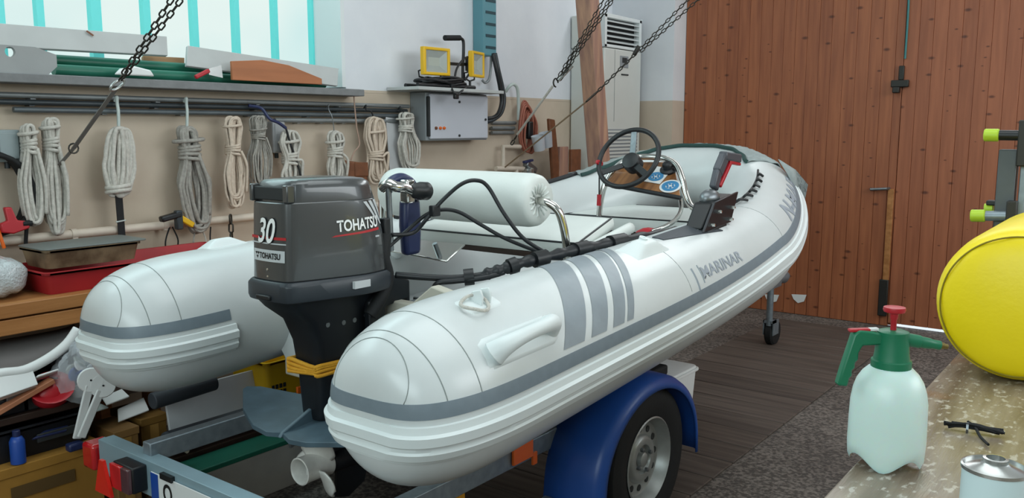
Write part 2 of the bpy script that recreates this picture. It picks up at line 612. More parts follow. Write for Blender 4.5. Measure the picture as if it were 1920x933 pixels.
def bench_mat():
    m = mat('worn_bench_top', '#978b7b', .3, col2='#6d5f50', scale=4, detail=8, stretch=(7, .7, 1), bump=.12, bscale=40)
    nt = m.node_tree
    b = nt.nodes['Principled BSDF']
    src = b.inputs['Base Color'].links[0].from_socket
    tc = nt.nodes.new('ShaderNodeTexCoord')
    mp = nt.nodes.new('ShaderNodeMapping')
    mp.inputs['Scale'].default_value = (30, 16, 1)
    nt.links.new(tc.outputs['Object'], mp.inputs[0])
    n = nt.nodes.new('ShaderNodeTexNoise')
    n.inputs['Scale'].default_value = 2.4
    n.inputs['Detail'].default_value = 5
    nt.links.new(mp.outputs[0], n.inputs[0])
    r = nt.nodes.new('ShaderNodeValToRGB')
    r.color_ramp.elements[0].position, r.color_ramp.elements[1].position = .57, .66
    r.color_ramp.elements[0].color, r.color_ramp.elements[1].color = (0, 0, 0, 1), (1, 1, 1, 1)
    nt.links.new(n.outputs[0], r.inputs[0])
    mx = nt.nodes.new('ShaderNodeMixRGB')
    mx.inputs[2].default_value = lin('#b9b2a7')
    nt.links.new(r.outputs[0], mx.inputs[0])
    nt.links.new(src, mx.inputs[1])
    nt.links.new(mx.outputs[0], b.inputs['Base Color'])
    # rust brown patches
    n3 = nt.nodes.new('ShaderNodeTexNoise'); n3.inputs['Scale'].default_value = 5
    nt.links.new(tc.outputs['Object'], n3.inputs[0])
    r3 = nt.nodes.new('ShaderNodeValToRGB')
    r3.color_ramp.elements[0].position, r3.color_ramp.elements[1].position = .6, .74
    r3.color_ramp.elements[0].color, r3.color_ramp.elements[1].color = (0, 0, 0, 1), (.6, .6, .6, 1)
    nt.links.new(n3.outputs[0], r3.inputs[0])
    m3 = nt.nodes.new('ShaderNodeMixRGB')
    m3.inputs[2].default_value = lin('#8a5a2c')
    nt.links.new(r3.outputs[0], m3.inputs[0])
    nt.links.new(mx.outputs[0], m3.inputs[1])
    nt.links.new(m3.outputs[0], b.inputs['Base Color'])
    return m


M['bench'] = bench_mat()

# ------------------------------------------------------------------ the room
XL, XR, YR, YF, ZC = -4.2, 3.0, -2.6, 7.05, 4.3
struct(MB().box((XL - .6, YR - .3, -.12), (XR + .4, 7.33, 0)).build('floor', M['floor']))
mb = MB()
y = 1.0
while y < 6.9:
    mb.box((-2.5, y + .004, 0), (-1.53, y + .226, .012))
    y += .23
struct(mb.build('floor_boards', M['pit'], bevel=.003, seg=1))
struct(MB().box((XL - .6, YR - .3, ZC), (XR + .4, YF + .5, ZC + .12)).build('ceiling', M['ceil']))
# left wall round the big window (opening y .1-3.76, z 1.83-3.75)
mb = MB()
W0, W1, WS, WT = .05, 3.763, 1.83, 3.75
mb.box((XL - .45, YR - .3, 0), (XL, YF + .5, WS - .001))
mb.box((XL - .45, YR - .3, WT), (XL, YF + .5, ZC))
mb.box((XL - .45, YR - .3, WS), (XL, W0, WT))
mb.box((XL - .45, W1, WS), (XL, YF + .5, WT))
struct(mb.build('wall_left', M['wall']))
# far wall with the tall opening of the wooden doors and a window light over them
mb = MB()
D0, D1, DH = -3.56, 1.25, 3.42
mb.box((XL, YF, 0), (D0, YF + .3, ZC))
mb.box((D1, YF, 0), (XR + .4, YF + .3, ZC))
mb.box((D0, YF, DH), (D1, YF + .3, 3.5))
mb.box((D0, YF, 4.08), (D1, YF + .3, ZC))
mb.box((-.3, YF, 3.5), (D1, YF + .3, 4.08))
struct(mb.build('wall_far', M['wall']))
mb = MB()
mb.box((XR, YR - .3, 0), (XR + .3, YF, 2.1))
mb.box((XR, YR - .3, 3.7), (XR + .3, YF, ZC))
mb.box((XR, YR - .3, 2.1), (XR + .3, 2.1, 3.7))
mb.box((XR, 6.9, 2.1), (XR + .3, YF, 3.7))
struct(mb.build('wall_right', M['wall']))
mb = MB()
mb.box((XL, YR - .3, 0), (XR, YR, 1.75))
mb.box((XL, YR - .3, 3.45), (XR, YR, ZC))
mb.box((XL, YR - .3, 1.75), (-2.7, YR, 3.45))
mb.box((1.5, YR - .3, 1.75), (XR, YR, 3.45))
struct(mb.build('wall_rear', M['wall']))


def small_window(name, lo, hi, axis, n):
    """frosted panes in a turquoise frame filling an opening of a wall"""
    a, b = V(lo), V(hi)
    g = struct(MB().box(a, b).build(name, M['pane']))
    fr = MB()
    ext = .02
    for i in range(n + 1):
        t = a[axis] + (b[axis] - a[axis]) * i / n
        l, h = a.copy(), b.copy()
        l[axis], h[axis] = t - .02, t + .02
        o = 1 - axis
        l[o] -= ext
        h[o] += ext
        fr.box(l, h)
    fr.build('window_bars', M['cyan'], g)


small_window('window_2', (XR + .12, 2.1, 2.1), (XR + .14, 6.9, 3.7), 1, 8)
small_window('window_3', (-2.7, YR - .14, 1.75), (1.5, YR - .12, 3.45), 0, 7)
small_window('window_4', (D0, YF + .14, 3.5), (-.3, YF + .16, 4.08), 0, 5)

# big window of the left wall
XG = -4.5
win = struct(MB().box((XG - .02, W0, WS), (XG, W1, WT)).build('window_1', M['pane']))
fr = MB()
for px, wd in ((0, .03), (73, .035), (177, .055), (272, .04), (362, .035), (440, .035), (513, .03), (586, .05)):
    yy = P(px, 40, X=XG + .02).y
    fr.box((XG + .002, yy - wd / 2, WS), (XG + .045, yy + wd / 2, WT))
fr.box((XG + .002, W0, 3.0), (XG + .04, W1, 3.05))
fr.build('window_bars', M['cyan'], win)
struct(MB().box((-4.5, W1 - .03, WS + .03), (XL + .001, W1 - .001, WT)).build('trim_1', M['reveal']))
struct(MB().box((-4.48, W0, WS - .03), (-4.05, W1 + .02, WS + .012)).build('trim_2', M['stone'], bevel=.004))

# wooden doors, boarded upright
def leaf(name, x0, x1, m, tail):
    mb = MB()
    x = x0
    while x < x1 - .02:
        xe = min(x + .1, x1)
        mb.box((x + .0006, 7.28, tail), (xe - .0006, 7.325, DH - .002))
        x = xe
    o = struct(mb.build(name, m, bevel=.0022, seg=1, loc=(x0, 7.3, 0)))
    return o


d1 = leaf('door_1', D0 + .004, -1.695, M['door'], .003)
d2 = leaf('door_2', -1.692, D1 - .004, M['door_light'], .03)
MB().box((-1.73, 7.326, .004), (-1.66, 7.345, DH - .002)).build('joint_light_stop', M['door'], d1)  # unseen strip added behind the joint of the leaves to block daylight
h = P(1650, 355, Y=7.27)
MB().tube([h + V((-.07, 0, 0)), h + V((-.06, -.04, 0)), h + V((.06, -.04, .01)), h + V((.07, 0, .01))], .012).build('door_handle', M['steel'], d1)
MB().box((-1.745, 7.255, .1), (-1.70, 7.279, 1.12)).build('cover_strip', M['pine'], d1, bevel=.004)
lk = MB()
c = P(1690, 150, Y=7.27)
lk.box(c + V((-.07, -.03, -.055)), c + V((.06, .005, .0)))
lk.box(c + V((-.05, -.06, -.1)), c + V((.0, -.005, -.055)))
lk.box(c + V((-.02, -.02, 0)), c + V((.02, .005, .11)))
lk.build('door_bolt', M['dark_iron'], d1, bevel=.006)
b0 = P(1660, 560, Y=7.27)
MB().box(b0 + V((-.05, -.025, -.14)), b0 + V((.02, .005, .16))).build('door_bolt', M['dark_iron'], d1, bevel=.006)
MB().tube(spline([P(1706, -60, Y=7.26), P(1703, 20, Y=7.26), P(1697, 110, Y=7.26)], 4), .008).build('bolt_cord', mat('teal_cord', '#3f7f80', .6), d1)
for px, py in ((1446, 557), (1497, 557)):
    q = P(px, py, Y=7.275)
    MB().prism([(-.06, .02), (.07, .03), (.05, -.03), (.0, -.05), (-.04, -.02)], q, V((1, 0, 0)), V((0, 0, 1)), .006).build('white_patch', M['white_paper'], d1)

# ------------------------------------------------------------------ the boat: one U-shaped buoyancy tube
BX, BH, YS, CAP, EX, PW, RT = -2.2825, .6913, 1.4578, .491, 3.148, 3.68, .259
YA, LB, E1, E2, Z0, SL, RISE, YRS, TAP, QQ = 3.8902, 1.0819, .7523, 1.3543, .8523, .0471, .2665, 1.6256, .0472, 5.07


def half(sg):
    out = []
    n1 = 60
    for i in range(n1):
        s = 1 - (i / n1)
        s = 1 - (1 - s) ** 1.7 if False else s
        s = 1 - (i / n1) ** 2.3
        out.append((BH, YS + CAP * (1 - s), s))
    yy = YS + CAP
    while yy < YA - .01:
        out.append((BH, yy, 0))
        yy += .06
    for i in range(0, 41):
        t = (i / 40) * math.pi / 2
        out.append((BH * max(math.cos(t), 0) ** E1, YA + LB * math.sin(t) ** E2, 0))
    res = []
    for x, y, s in out:
        k = max(0, (y - YRS) / (YA + LB - YRS))
        z = Z0 + SL * (y - 1.4187) + RISE * k ** QQ
        r = (RT - TAP * k) * max(1 - s ** EX, 0) ** (1 / PW)
        res.append((V((BX + sg * x, y, z)), r, s))
    return res


hn, hf = half(1), half(-1)
AX = hn + hf[::-1][1:]
NA = len(AX)
FR = []
for i in range(NA):
    t = AX[min(i + 1, NA - 1)][0] - AX[max(i - 1, 0)][0]
    t.normalize()
    sd = t.cross(V((0, 0, 1))).normalized()
    FR.append((t, sd, sd.cross(t)))


def ax(f):
    f = max(0, min(NA - 1.0001, f))
    i = int(f)
    k = f - i
    c = AX[i][0].lerp(AX[i + 1][0], k)
    r = AX[i][1] * (1 - k) + AX[i + 1][1] * k
    sd = FR[i][1].lerp(FR[i + 1][1], k).normalized()
    up = FR[i][2].lerp(FR[i + 1][2], k).normalized()
    return c, r, sd, up


def fy(y, near=True):
    """index along the tube at a given y on the near or the far side"""
    h_ = hn
    for i in range(len(h_) - 1):
        if h_[i][0].y <= y <= h_[i + 1][0].y:
            f = i + (y - h_[i][0].y) / (h_[i + 1][0].y - h_[i][0].y + 1e-9)
            return f if near else NA - 1 - f
    return 0 if y < h_[0][0].y else len(h_) - 1


def surf(f, deg, off=0):
    c, r, sd, up = ax(f)
    a = R(deg)
    return c + (sd * math.cos(a) + up * math.sin(a)) * (r + off)


boat = thing('inflatable_boat', (BX, 3.2, .55), 'white and grey inflatable boat resting on the galvanised road trailer', 'boat')
rings = []
for i in range(NA):
    c, r, s = AX[i]
    t, sd, up = FR[i]
    r = max(r, .002)
    rings.append([c + (sd * math.cos(2 * math.pi * j / 56) + up * math.sin(2 * math.pi * j / 56)) * r for j in range(56)])
MB().loft(rings).build('buoyancy_tube', M['pvc'], boat, sharp=180)


def path_station(i, inner, dz):
    """point and outward normal on the tube at height dz over its axis"""
    c, r, s = AX[i]
    t, sd, up = FR[i]
    if r <= abs(dz) + .004: return None
    hx = math.sqrt(r * r - dz * dz) * (-1 if inner else 1)
    p = c + sd * hx + up * dz
    core = c.copy()
    y_in = YS + CAP * .75
    if c.y < y_in: core.y = y_in
    n = (p - core)
    n -= up * n.dot(up) * .5
    n.normalize()
    return p, n, up


def contour(iend_in, dzs, shift):
    """follow near inner side -> round the near cone -> outer side -> bow -> far cone -> far inner side"""
    seq = [(i, True) for i in range(iend_in, -1, -1)] + [(i, False) for i in range(NA)] + [(NA - 1 - i, True) for i in range(0, iend_in + 1)]
    st = []
    for i, inn in seq:
        y = AX[i][0].y
        d = .055 * (max(0, y - 2.6) / 1.6) ** 2 if shift else 0
        row = []
        for dz, pr in dzs:
            q = path_station(i, inn, dz + d)
            if q is None:
                row = None
                break
            row.append(q[0] + q[1] * pr)
        if row: st.append(row)
    return st


i_in = int(fy(1.855))
MB().loft(contour(i_in, [(.022, .0), (.022, .002), (.032, .0022), (.052, .0022), (.062, .002), (.062, 0)], True), closed=False).build('belt_band', M['belt'], boat)
MB().loft(contour(i_in + 1, [(-.1, 0), (-.099, .006), (-.088, .008), (-.086, .017), (-.066, .021), (-.06, .016), (-.05, .016), (-.044, .022), (-.02, .022), (-.014, .012), (.004, .008), (.006, 0)], True), closed=False).build('rub_strake', M['pvc_trim'], boat)

# grey hoop stripes on the near flank
for y0, y1 in ((2.025, 2.139), (2.18, 2.272), (2.312, 2.384), (2.404, 2.446)):
    rows = []
    for k in range(25):
        a = 18 + 112 * k / 24
        sh = .32 * (a - 18) / 91
        rows.append([surf(fy(y0 + sh + (y1 - y0) * j / 4 * (1 + .12 * (a - 18) / 91)), a, .0016) for j in range(5)])
    MB().loft(rows, closed=False).build('hoop_stripe', M['stripe'], boat)

# welded seams


def seam(pts, r=.0015):
    MB().tube(pts, r, 5).build('seam', M['seam'], boat, sharp=180)


for near in (True, False):
    for f in (fy(1.555), fy(1.655)):
        ff = f if near else NA - 1 - f
        seam([surf(ff, a, 0) for a in range(12 if near else 10, 172, 4)])
    pts = []
    for k in range(33):
        a = 25 + 130 * k / 32
        ff = fy(1.475 + .055 * math.sin(math.pi * k / 32))
        pts.append(surf(ff if near else NA - 1 - ff, a, 0))
    seam(pts)
for f, a0, a1 in ((fy(2.9), 18, 120), (fy(3.9), 20, 100)):
    seam([surf(f, a, 0) for a in range(a0, a1, 5)], .0012)


def surf_text(name, body, ya, yb, a0, a1, m, far=False, slant=0, **k):
    vs, fs = text_mesh(body, fine=True, **k)
    MB().add([surf(fy(ya + (yb - ya) * x + slant * (y - .5)), a0 + (a1 - a0) * y, .0018) for x, y in vs], fs).build(name, m, boat, sharp=180)


surf_text('lettering', 'MARINAR', 3.03, 3.42, 23.5, 35, M['letter_grey'], bold=.02)
surf_text('lettering', 'N-MAR', 4.10, 4.68, 31, 56, M['letter_grey'], bold=.035, shear=.25)
# frame line round the lettering
fl = MB()
for q in ((22, 3.0), ):
    fl.tube([surf(fy(3.02), a, .001) for a in range(20, 40, 3)], .0025, 5)
    fl.tube([surf(fy(2.965), a, .001) for a in range(16, 40, 3)], .004, 5)
fl.build('lettering_rule', M['letter_grey'], boat)

# carrying handle on the near flank
def on_tube_grid(f0, f1, a0, a1, hfun, n=24, k=14):
    rows = []
    for i in range(n + 1):
        u = i / n
        rows.append([surf(fy(f0 + (f1 - f0) * u), a0 + (a1 - a0) * (j / k), hfun(u, j / k)) for j in range(k + 1)])
    return rows


def patch(name, y0, y1, a0, a1, th, m, rnd=.35, parent=None):
    def hf(u, v):
        dx, dy = abs(2 * u - 1), abs(2 * v - 1)
        e = (dx ** 6 + dy ** 6)
        return th if e < .8 else -.002
    return MB().loft(on_tube_grid(y0, y1, a0, a1, hf), closed=False).build(name, m, parent or boat, sharp=60)


gh = patch('grab_handle_base', 1.70, 2.02, 24, 45, .006, M['pvc_trim'])
pts = [surf(fy(1.735), 33, .002), surf(fy(1.755), 34, .03), surf(fy(1.80), 34.5, .05), surf(fy(1.87), 35, .056), surf(fy(1.94), 35.5, .05), surf(fy(1.985), 36, .03), surf(fy(2.0), 36, .002)]
sp = spline(pts, 6)
rr = [.036 - .016 * math.sin(math.pi * i / (len(sp) - 1)) for i in range(len(sp))]
MB().tube(sp, rr, 16).build('grab_handle', M['pvc_trim'], boat, sharp=180)

# small valve cleat with a thin rope loop on top of the near tube
patch('cleat_base', 1.765, 1.905, 62, 80, .004, M['pvc_trim'])
mb = MB()
q0, q1 = surf(fy(1.83), 66, .004), surf(fy(1.86), 74, .004)
n = (surf(fy(1.84), 70, .1) - surf(fy(1.84), 70, 0)).normalized()
tdir = V((0, 1, 0))
for off in (-.018, .018):
    o = surf(fy(1.84 + off), 66, 0)
    vdir = (surf(fy(1.84), 77, 0) - surf(fy(1.84), 66, 0)).normalized()
    mb.prism([(0, 0), (.055, 0), (.045, .03), (.02, .045), (.006, .03)], o, vdir, n, .008)
mb.build('cleat', M['pvc_trim'], boat, bevel=.002)
lp = [surf(fy(1.80 + .045 * math.sin(t)), 68 + 8 * math.cos(t), .014 + .006 * math.sin(2 * t)) for t in [2 * math.pi * i / 20 for i in range(20)]]
MB().tube(lp, .005, 8, closed=True).build('cleat_loop', M['rope'], boat)
# raised valve cap and lifting patch forward of the stripes, and pads on the far tube
def pyramid(name, y0, y1, a0, a1, hh, near=True):
    def hf(u, v):
        d = max(abs(2 * u - 1), abs(2 * v - 1))
        return -.001 if d > .97 else (.004 + (hh - .004) * max(0, min(1, (.85 - d) / .5)))
    rows = []
    for i in range(17):
        u = i / 16
        ff = fy(y0 + (y1 - y0) * u)
        ff = ff if near else NA - 1 - ff
        rows.append([surf(ff, a0 + (a1 - a0) * j / 14, hf(u, j / 14)) for j in range(15)])
    return MB().loft(rows, closed=False).build(name, M['pvc_trim'], boat, sharp=50)


pyramid('lifting_patch', 2.70, 2.96, 62, 88, .035)
pyramid('lifting_patch', 1.93, 2.12, 70, 92, .03, near=False)
MB().lathe([(.016, -.01), (.016, .008), (.01, .008), (.008, .002)], surf(fy(2.83), 77, .035), axis=n, n=16).build('lifting_eye', M['pvc_trim'], boat)

# hull, deck and transom between the tubes
rings = []
for k in range(19):
    y = 2.12 + (4.55 - 2.12) * k / 18
    f = fy(y)
    c, r, sd, up = ax(f)
    hw = max(abs(c.x - BX) - r * .3, .02)
    zz = c.z - .05
    keel = .55 + .42 * max(0, (y - 3.5) / 1.1) ** 2
    keel = min(keel, zz - .03)
    rings.append([V((BX - hw, y, zz)), V((BX - hw * .75, y, keel + (zz - keel) * .35)), V((BX, y, keel)), V((BX + hw * .75, y, keel + (zz - keel) * .35)), V((BX + hw, y, zz)), V((BX, y, max(keel + .01, min(zz - .02, .7))))])
MB().loft(rings).build('hull', M['pvc'], boat, sharp=30)
MB().box((BX - .55, 2.16, .73), (BX + .55, 4.4, .76)).build('deck', M['seat_wood'], boat)
mb = MB().prism([(-.52, .6), (.52, .6), (.52, 1.02), (.3, 1.06), (.2, .985), (-.2, .985), (-.3, 1.06), (-.52, 1.02)], (BX, 2.14, 0), V((1, 0, 0)), V((0, 0, 1)), -.045)
mb.build('transom', mat('transom_board', '#c9c6b8', .5), boat, bevel=.006)
# two white knobs (deck valves) by the transom on the far tube's inner side
for px, py in ((755, 500),):
    pass
for yv, av in ((2.25, 150), (2.75, 148)):
    ff = NA - 1 - fy(yv)
    p0, p1 = surf(ff, av, -.01), surf(ff, av, .05)
    MB().lathe([(.04, 0), (.04, .02), (.028, .028), (.03, .05), (.02, .056)], p0, axis=(p1 - p0), n=14).build('inflation_valve', M['pvc_trim'], boat)

# bow spray cover: canvas draped over the tip of the tube with a dark hem
fa, fb = fy(4.78), NA - 1 - fy(4.45)
rows, hemp = [], []
nn = 60
for i in range(nn + 1):
    u = i / nn
    f = fa + (fb - fa) * u
    a_in = 108 + 1.0 * math.sin(i * .9)
    a_out = 30 - 6 * math.sin(i * .55) + 30 * (1 - math.sin(math.pi * u)) ** 2
    rows.append([surf(f, a_in + (a_out - a_in) * j / 14, .008 + .007 * math.sin(i * .8 + j * .6) * (j / 14) + .004 * math.sin(i * 2.1 + j)) for j in range(15)])
    hemp.append(surf(f, a_in + 1, .012))
cv = MB().loft(rows, closed=False).build('bow_cover', M['canvas'], boat, sharp=180)
md = cv.modifiers.new('solid', 'SOLIDIFY')
md.thickness = .004
MB().tube(hemp, .012, 6).build('cover_hem', M['hem'], cv)
fl = [P(1460, 298, Y=4.72), P(1492, 318, Y=4.85), P(1515, 346, Y=4.9), P(1507, 386, Y=4.88), P(1496, 362, Y=4.72), P(1478, 326, Y=4.68)]
o = MB().add(fl, [(0, 1, 2, 3, 4, 5)]).build('cover_flap', M['canvas'], cv, sharp=180)
md = o.modifiers.new('solid', 'SOLIDIFY')
md.thickness = .005

# lacing cord along the near inner tube with black loops
lace = [P(1448, 292, X=-1.80), P(1441, 318, X=-1.74), P(1436, 345, X=-1.71), P(1420, 362, X=-1.69), P(1397, 384, X=-1.67)]
lc = []
for yv in [4.62, 4.52, 4.42, 4.3, 4.18, 4.06, 3.94, 3.84]:
    lc.append(surf(fy(yv), 100 - 4 * (yv - 3.8), .012))
MB().tube(spline(lc, 5), .006, 7).build('lacing_cord', M['cable'], boat)
for k, q in enumerate(lc[1:-1]):
    t_ = surf(fy(4.52 - .1 * k), 90, .008)
    MB().tube(spline([q + V((0, .02, .004)), (q + t_) / 2 + V((0, -.01, .012)), t_], 4), .007, 6).build('lacing_toggle', M['black'], boat)

lc = [surf(NA - 1 - fy(yv), 96, .008) for yv in (2.95, 3.2, 3.45, 3.7, 3.95, 4.2, 4.45)]
MB().tube(spline(lc, 4), .014, 8).build('lacing_rope', M['cable'], boat, sharp=180)
q = P(1216, 430, X=-2.05)
rb = thing('red_bailer', (q.x, q.y, .76), 'red plastic bailer on the dark boat floor between the seat and the console', 'bailer')
MB().lathe([(.05, 0), (.07, .01), (.075, q.z - .80), (.06, q.z - .77), (.03, q.z - .755), (.001, q.z - .75)], (q.x, q.y, .761), n=24).build('bailer_body', M['red'], rb, sharp=50)

# thwarts: aft seat board and bow seat board
mb = MB().slab((-2.74, 2.80, 1.10), (-1.82, 2.80, 1.10), (-1.88, 3.17, 1.165), (-2.70, 3.17, 1.165), .025)
mb.build('thwart', M['seat_wood'], boat, bevel=.004)
MB().box((-2.72, 4.12, 1.0), (-1.84, 4.55, 1.03)).build('thwart', M['seat_wood'], boat, bevel=.004)


def cushion(name, label, base4, th, inset, pip=True):
    a = [V(q) for q in base4]
    nrm = (a[1] - a[0]).cross(a[3] - a[0]).normalized()
    cen = sum(a, V((0, 0, 0))) / 4
    root = thing(name, cen, label, 'cushion')
    rings = []
    for f, g in ((0, .985), (.12, 1.0), (.5, 1.004), (.88, 1.0), (1, .985)):
        ring = []
        for i in range(4):
            p, q = a[i], a[(i + 1) % 4]
            for k in range(8):
                w_ = p.lerp(q, k / 8)
                ring.append(cen + (w_ - cen) * g + nrm * th * f)
        rings.append(ring)
    top = [cen + (q - cen) * .93 + (nrm * th * 1.08) for q in rings[-1]]
    top = [cen + nrm * th * 1.07 + (q - cen - nrm * th) * .9 for q in rings[-1]]
    top2 = [cen + nrm * th * 1.12 + (q - cen - nrm * th) * .5 for q in rings[-1]]
    MB().loft(rings + [top, top2]).build('upholstery', M['vinyl'], root, sharp=60)
    if pip:
        MB().tube(rings[-1], .0045, 6, closed=True).build('piping', M['piping'], root)
    return root


cushion('seat_cushion', 'white vinyl seat cushion with black piping below the round backrest', [(-2.72, 2.78, 1.102), (-1.80, 2.80, 1.102), (-1.875, 3.19, 1.168), (-2.70, 3.19, 1.168)], .05, 0)
cushion('seat_cushion', 'white vinyl seat cushion with black piping on the bow thwart ahead of the steering console', [(-2.74, 4.10, 1.035), (-1.84, 4.14, 1.035), (-1.92, 4.62, 1.06), (-2.66, 4.62, 1.06)], .075, 0)
mb = MB()
for k in range(2):
    pts = [V((-1.80 - .02 * k, 2.86 + .34 * i / 10, 1.118 + .06 * i / 10 - .022 * k)) for i in range(11)]
    mb.tube(pts, .024, 10)
mb.build('seat_side_bolster', M['vinyl'], boat, sharp=180)

# round backrest on chrome bends
bol = MB()
prof = [(.001, 0), (.045, -.006), (.085, .002), (.1, .02), (.106, .05), (.107, .4), (.106, .77), (.1, .80), (.085, .818), (.045, .81), (.03, .80), (.001, .80)]
bol.lathe(prof, (-2.735, 2.7, 1.322), axis=(1, 0, 0), n=40)
br = bol.build('backrest_roll', M['vinyl'], boat, sharp=180)
gm = MB()
for k in range(16):
    a = 2 * math.pi * k / 16 + .1
    dv = V((0, math.cos(a), math.sin(a)))
    c0 = V((-1.925, 2.7, 1.322))
    gm.tube([c0 + dv * .03 + V((-.004, 0, 0)), c0 + dv * .06 + V((.005, 0, 0)), c0 + dv * .092 + V((-.008, 0, 0))], [.006, .005, .002], 6)
gm.build('gathered_end', M['vinyl'], br, sharp=180)
bend = [V((-1.93, 2.7, 1.322)), V((-1.885, 2.70, 1.315)), V((-1.85, 2.715, 1.29)), V((-1.835, 2.73, 1.24)), V((-1.825, 2.74, 1.17)), V((-1.82, 2.745, 1.08))]
MB().tube(spline(bend, 6), .016, 12).build('backrest_bracket', M['chrome'], boat)
bend2 = [V((-4.565 - q.x, q.y, q.z)) if False else V((2 * -2.33 - q.x, q.y, q.z)) for q in bend]
MB().tube(spline(bend2, 6), .016, 12).build('backrest_bracket', M['chrome'], boat)

# steering console: chrome hoop, dash, instruments
hoop = [P(1123, 408, Y=4.1), P(1126, 380, Y=4.1), P(1133, 350, Y=4.11), P(1148, 322, Y=4.14), P(1172, 301, Y=4.18), P(1205, 294, Y=4.22), P(1245, 297, Y=4.22), P(1268, 310, Y=4.2), P(1279, 335, Y=4.15), P(1286, 365, Y=4.1), P(1297, 387, Y=4.05), P(1318, 396, Y=3.98), P(1345, 402, Y=3.95)]
MB().tube(spline(hoop, 6), .017, 12).build('console_hoop', M['chrome'], boat)
lower = [P(1276, 372, Y=4.08), P(1277, 392, Y=4.03), P(1268, 410, Y=3.95), P(1248, 424, Y=3.86), P(1222, 434, Y=3.8)]
MB().tube(spline(lower, 6), .012, 10).build('console_stay', M['chrome'], boat)
pa, pb, pd = P(1135, 342, Y=4.04), P(1276, 368, Y=4.04), P(1168, 303, Y=4.22)
nrm = (pb - pa).cross(pd - pa).normalized()
_d = ray(1264, 303)
pc = V((0, 0, HEIGHT)) + _d * ((pa - V((0, 0, HEIGHT))).dot(nrm) / _d.dot(nrm))
dash = MB().slab(pa, pb, pc, pd, .02).build('dash_panel', M['wood_dash'], boat, bevel=.005)
hm = MB().tube([pa - nrm * .01, pb - nrm * .01], .012, 8).build('dash_edge', M['piping'], dash)
ux, uy = (pb - pa).normalized(), nrm.cross((pb - pa).normalized())


def dial(px, py, r, square):
    d = ray(px, py)
    o = V((0, 0, HEIGHT))
    c = o + d * ((pa - o).dot(nrm) / d.dot(nrm)) + nrm * .002
    if square:
        MB().prism([(-r * 1.25, -r * 1.6), (r * 1.25, -r * 1.6), (r * 1.25, r * 1.9), (-r * 1.25, r * 1.9)], c, ux, uy, .003).build('gauge_card', M['white_paper'], dash)
        c = c - uy * r * .3
    else:
        MB().lathe([(r * 1.25, 0), (r * 1.25, .003)], c, axis=nrm, n=32).build('gauge_card', M['white_paper'], dash)
    g = MB().lathe([(r, .003), (r, .0045), (r * .55, .0045), (r * .55, .003)], c, axis=nrm, n=32, cap=False).build('gauge_ring', M['blue_print'], dash)
    sp_ = MB()
    for k in range(6):
        a = math.pi * k / 3
        sp_.ball(c + (ux * math.cos(a) + uy * math.sin(a)) * r * .36 + nrm * .004, r * .15, 8, 5)
    sp_.build('gauge_mark', M['blue_print'], dash)


dial(1232, 330, .042, True)
dial(1257, 350, .046, False)
d = ray(1253, 320)
o = V((0, 0, HEIGHT))
kc = o + d * ((pa - o).dot(nrm) / d.dot(nrm))
MB().lathe([(.045, 0), (.045, .012), (.03, .02), (.028, .045), (.018, .055)], kc, axis=nrm, n=20).build('ignition_switch', M['black'], dash, sharp=50)

# steering wheel
wc, wa = P(1178, 296, Y=3.98), V((0, -.86, .52)).normalized()
wu, wv = V((1, 0, 0)), wa.cross(V((1, 0, 0))).normalized()
RW = .172
ring = [wc + (wu * math.cos(a) + wv * math.sin(a)) * RW for a in [2 * math.pi * i / 56 for i in range(56)]]
sw = MB().tube(ring, .0135, 12, closed=True).build('steering_wheel', M['black'], boat, sharp=180)
hubc = wc - wa * .035
MB().lathe([(.05, -.05), (.052, 0), (.046, .014), (.02, .02), (.001, .02)], hubc, axis=wa, n=28).build('hub', M['black'], sw)
for a_, m_ in ((95, 'steel'), (-35, 'black'), (215, 'black')):
    dv = wu * math.cos(R(a_)) + wv * math.sin(R(a_))
    MB().bar(hubc + dv * .04, wc + dv * (RW - .004), .034, .008, up=wa, m=0).build('spoke', M[m_], sw, bevel=.002)
MB().tube([wc - wa * .06, wc - wa * .2], .022, 12).build('steering_column', M['black'], boat)

# red kill cord looped on the wheel rim
kl = thing('kill_cord', P(1119, 318, Y=3.93), 'red and black kill cord hanging from the rim of the steering wheel', 'cord')
q = wc - wu * RW * .97 - wv * .035
MB().tube([q + V((0, .02 * math.cos(t), 0)) + wa * (.02 * math.sin(t)) for t in [2 * math.pi * i / 12 for i in range(12)]], .008, 8, closed=True).build('clip', M['red'], kl)
MB().tube([q + V((0, 0, -.02)), q + V((.002, 0, -.18))], .004, 6).build('cord', M['black'], kl)
MB().tube([q + V((.002, 0, -.17)), q + V((0, 0, -.23))], .012, 8).build('plug', M['red'], kl)

# remote control box on the near tube
cb = []
a_, b_, c_, d_ = P(1341, 379, X=-1.5), P(1385, 359, X=-1.5), P(1371, 416, X=-1.5), P(1320, 436, X=-1.5)
ctl = MB().slab(d_, c_, b_, a_, .012).build('control_box', mat('black_control_plate', '#24272c', .28, .3), boat, bevel=.003)
inn = V((-.09, 0, 0))
cen = (a_ + b_ + c_ + d_) / 4
bp = [cen + (q - cen) * .9 + V((-.016, 0, 0)) for q in (d_, c_, b_, a_)]
hb = MB().slab(*bp, .085).build('control_housing', M['black'], ctl, bevel=.012)
top = (bp[2] + bp[3]) / 2 + V((-.045, -.03, 0))
MB().ball(top + V((0, -.01, .0)), .05, 18, 10, sq=(.8, 1.3, .8)).build('control_pivot', M['steel'], ctl)
l0, l1, l2, l3 = P(1338, 354, X=-1.56), P(1346, 320, X=-1.56), P(1358, 293, X=-1.56), P(1384, 297, X=-1.56)
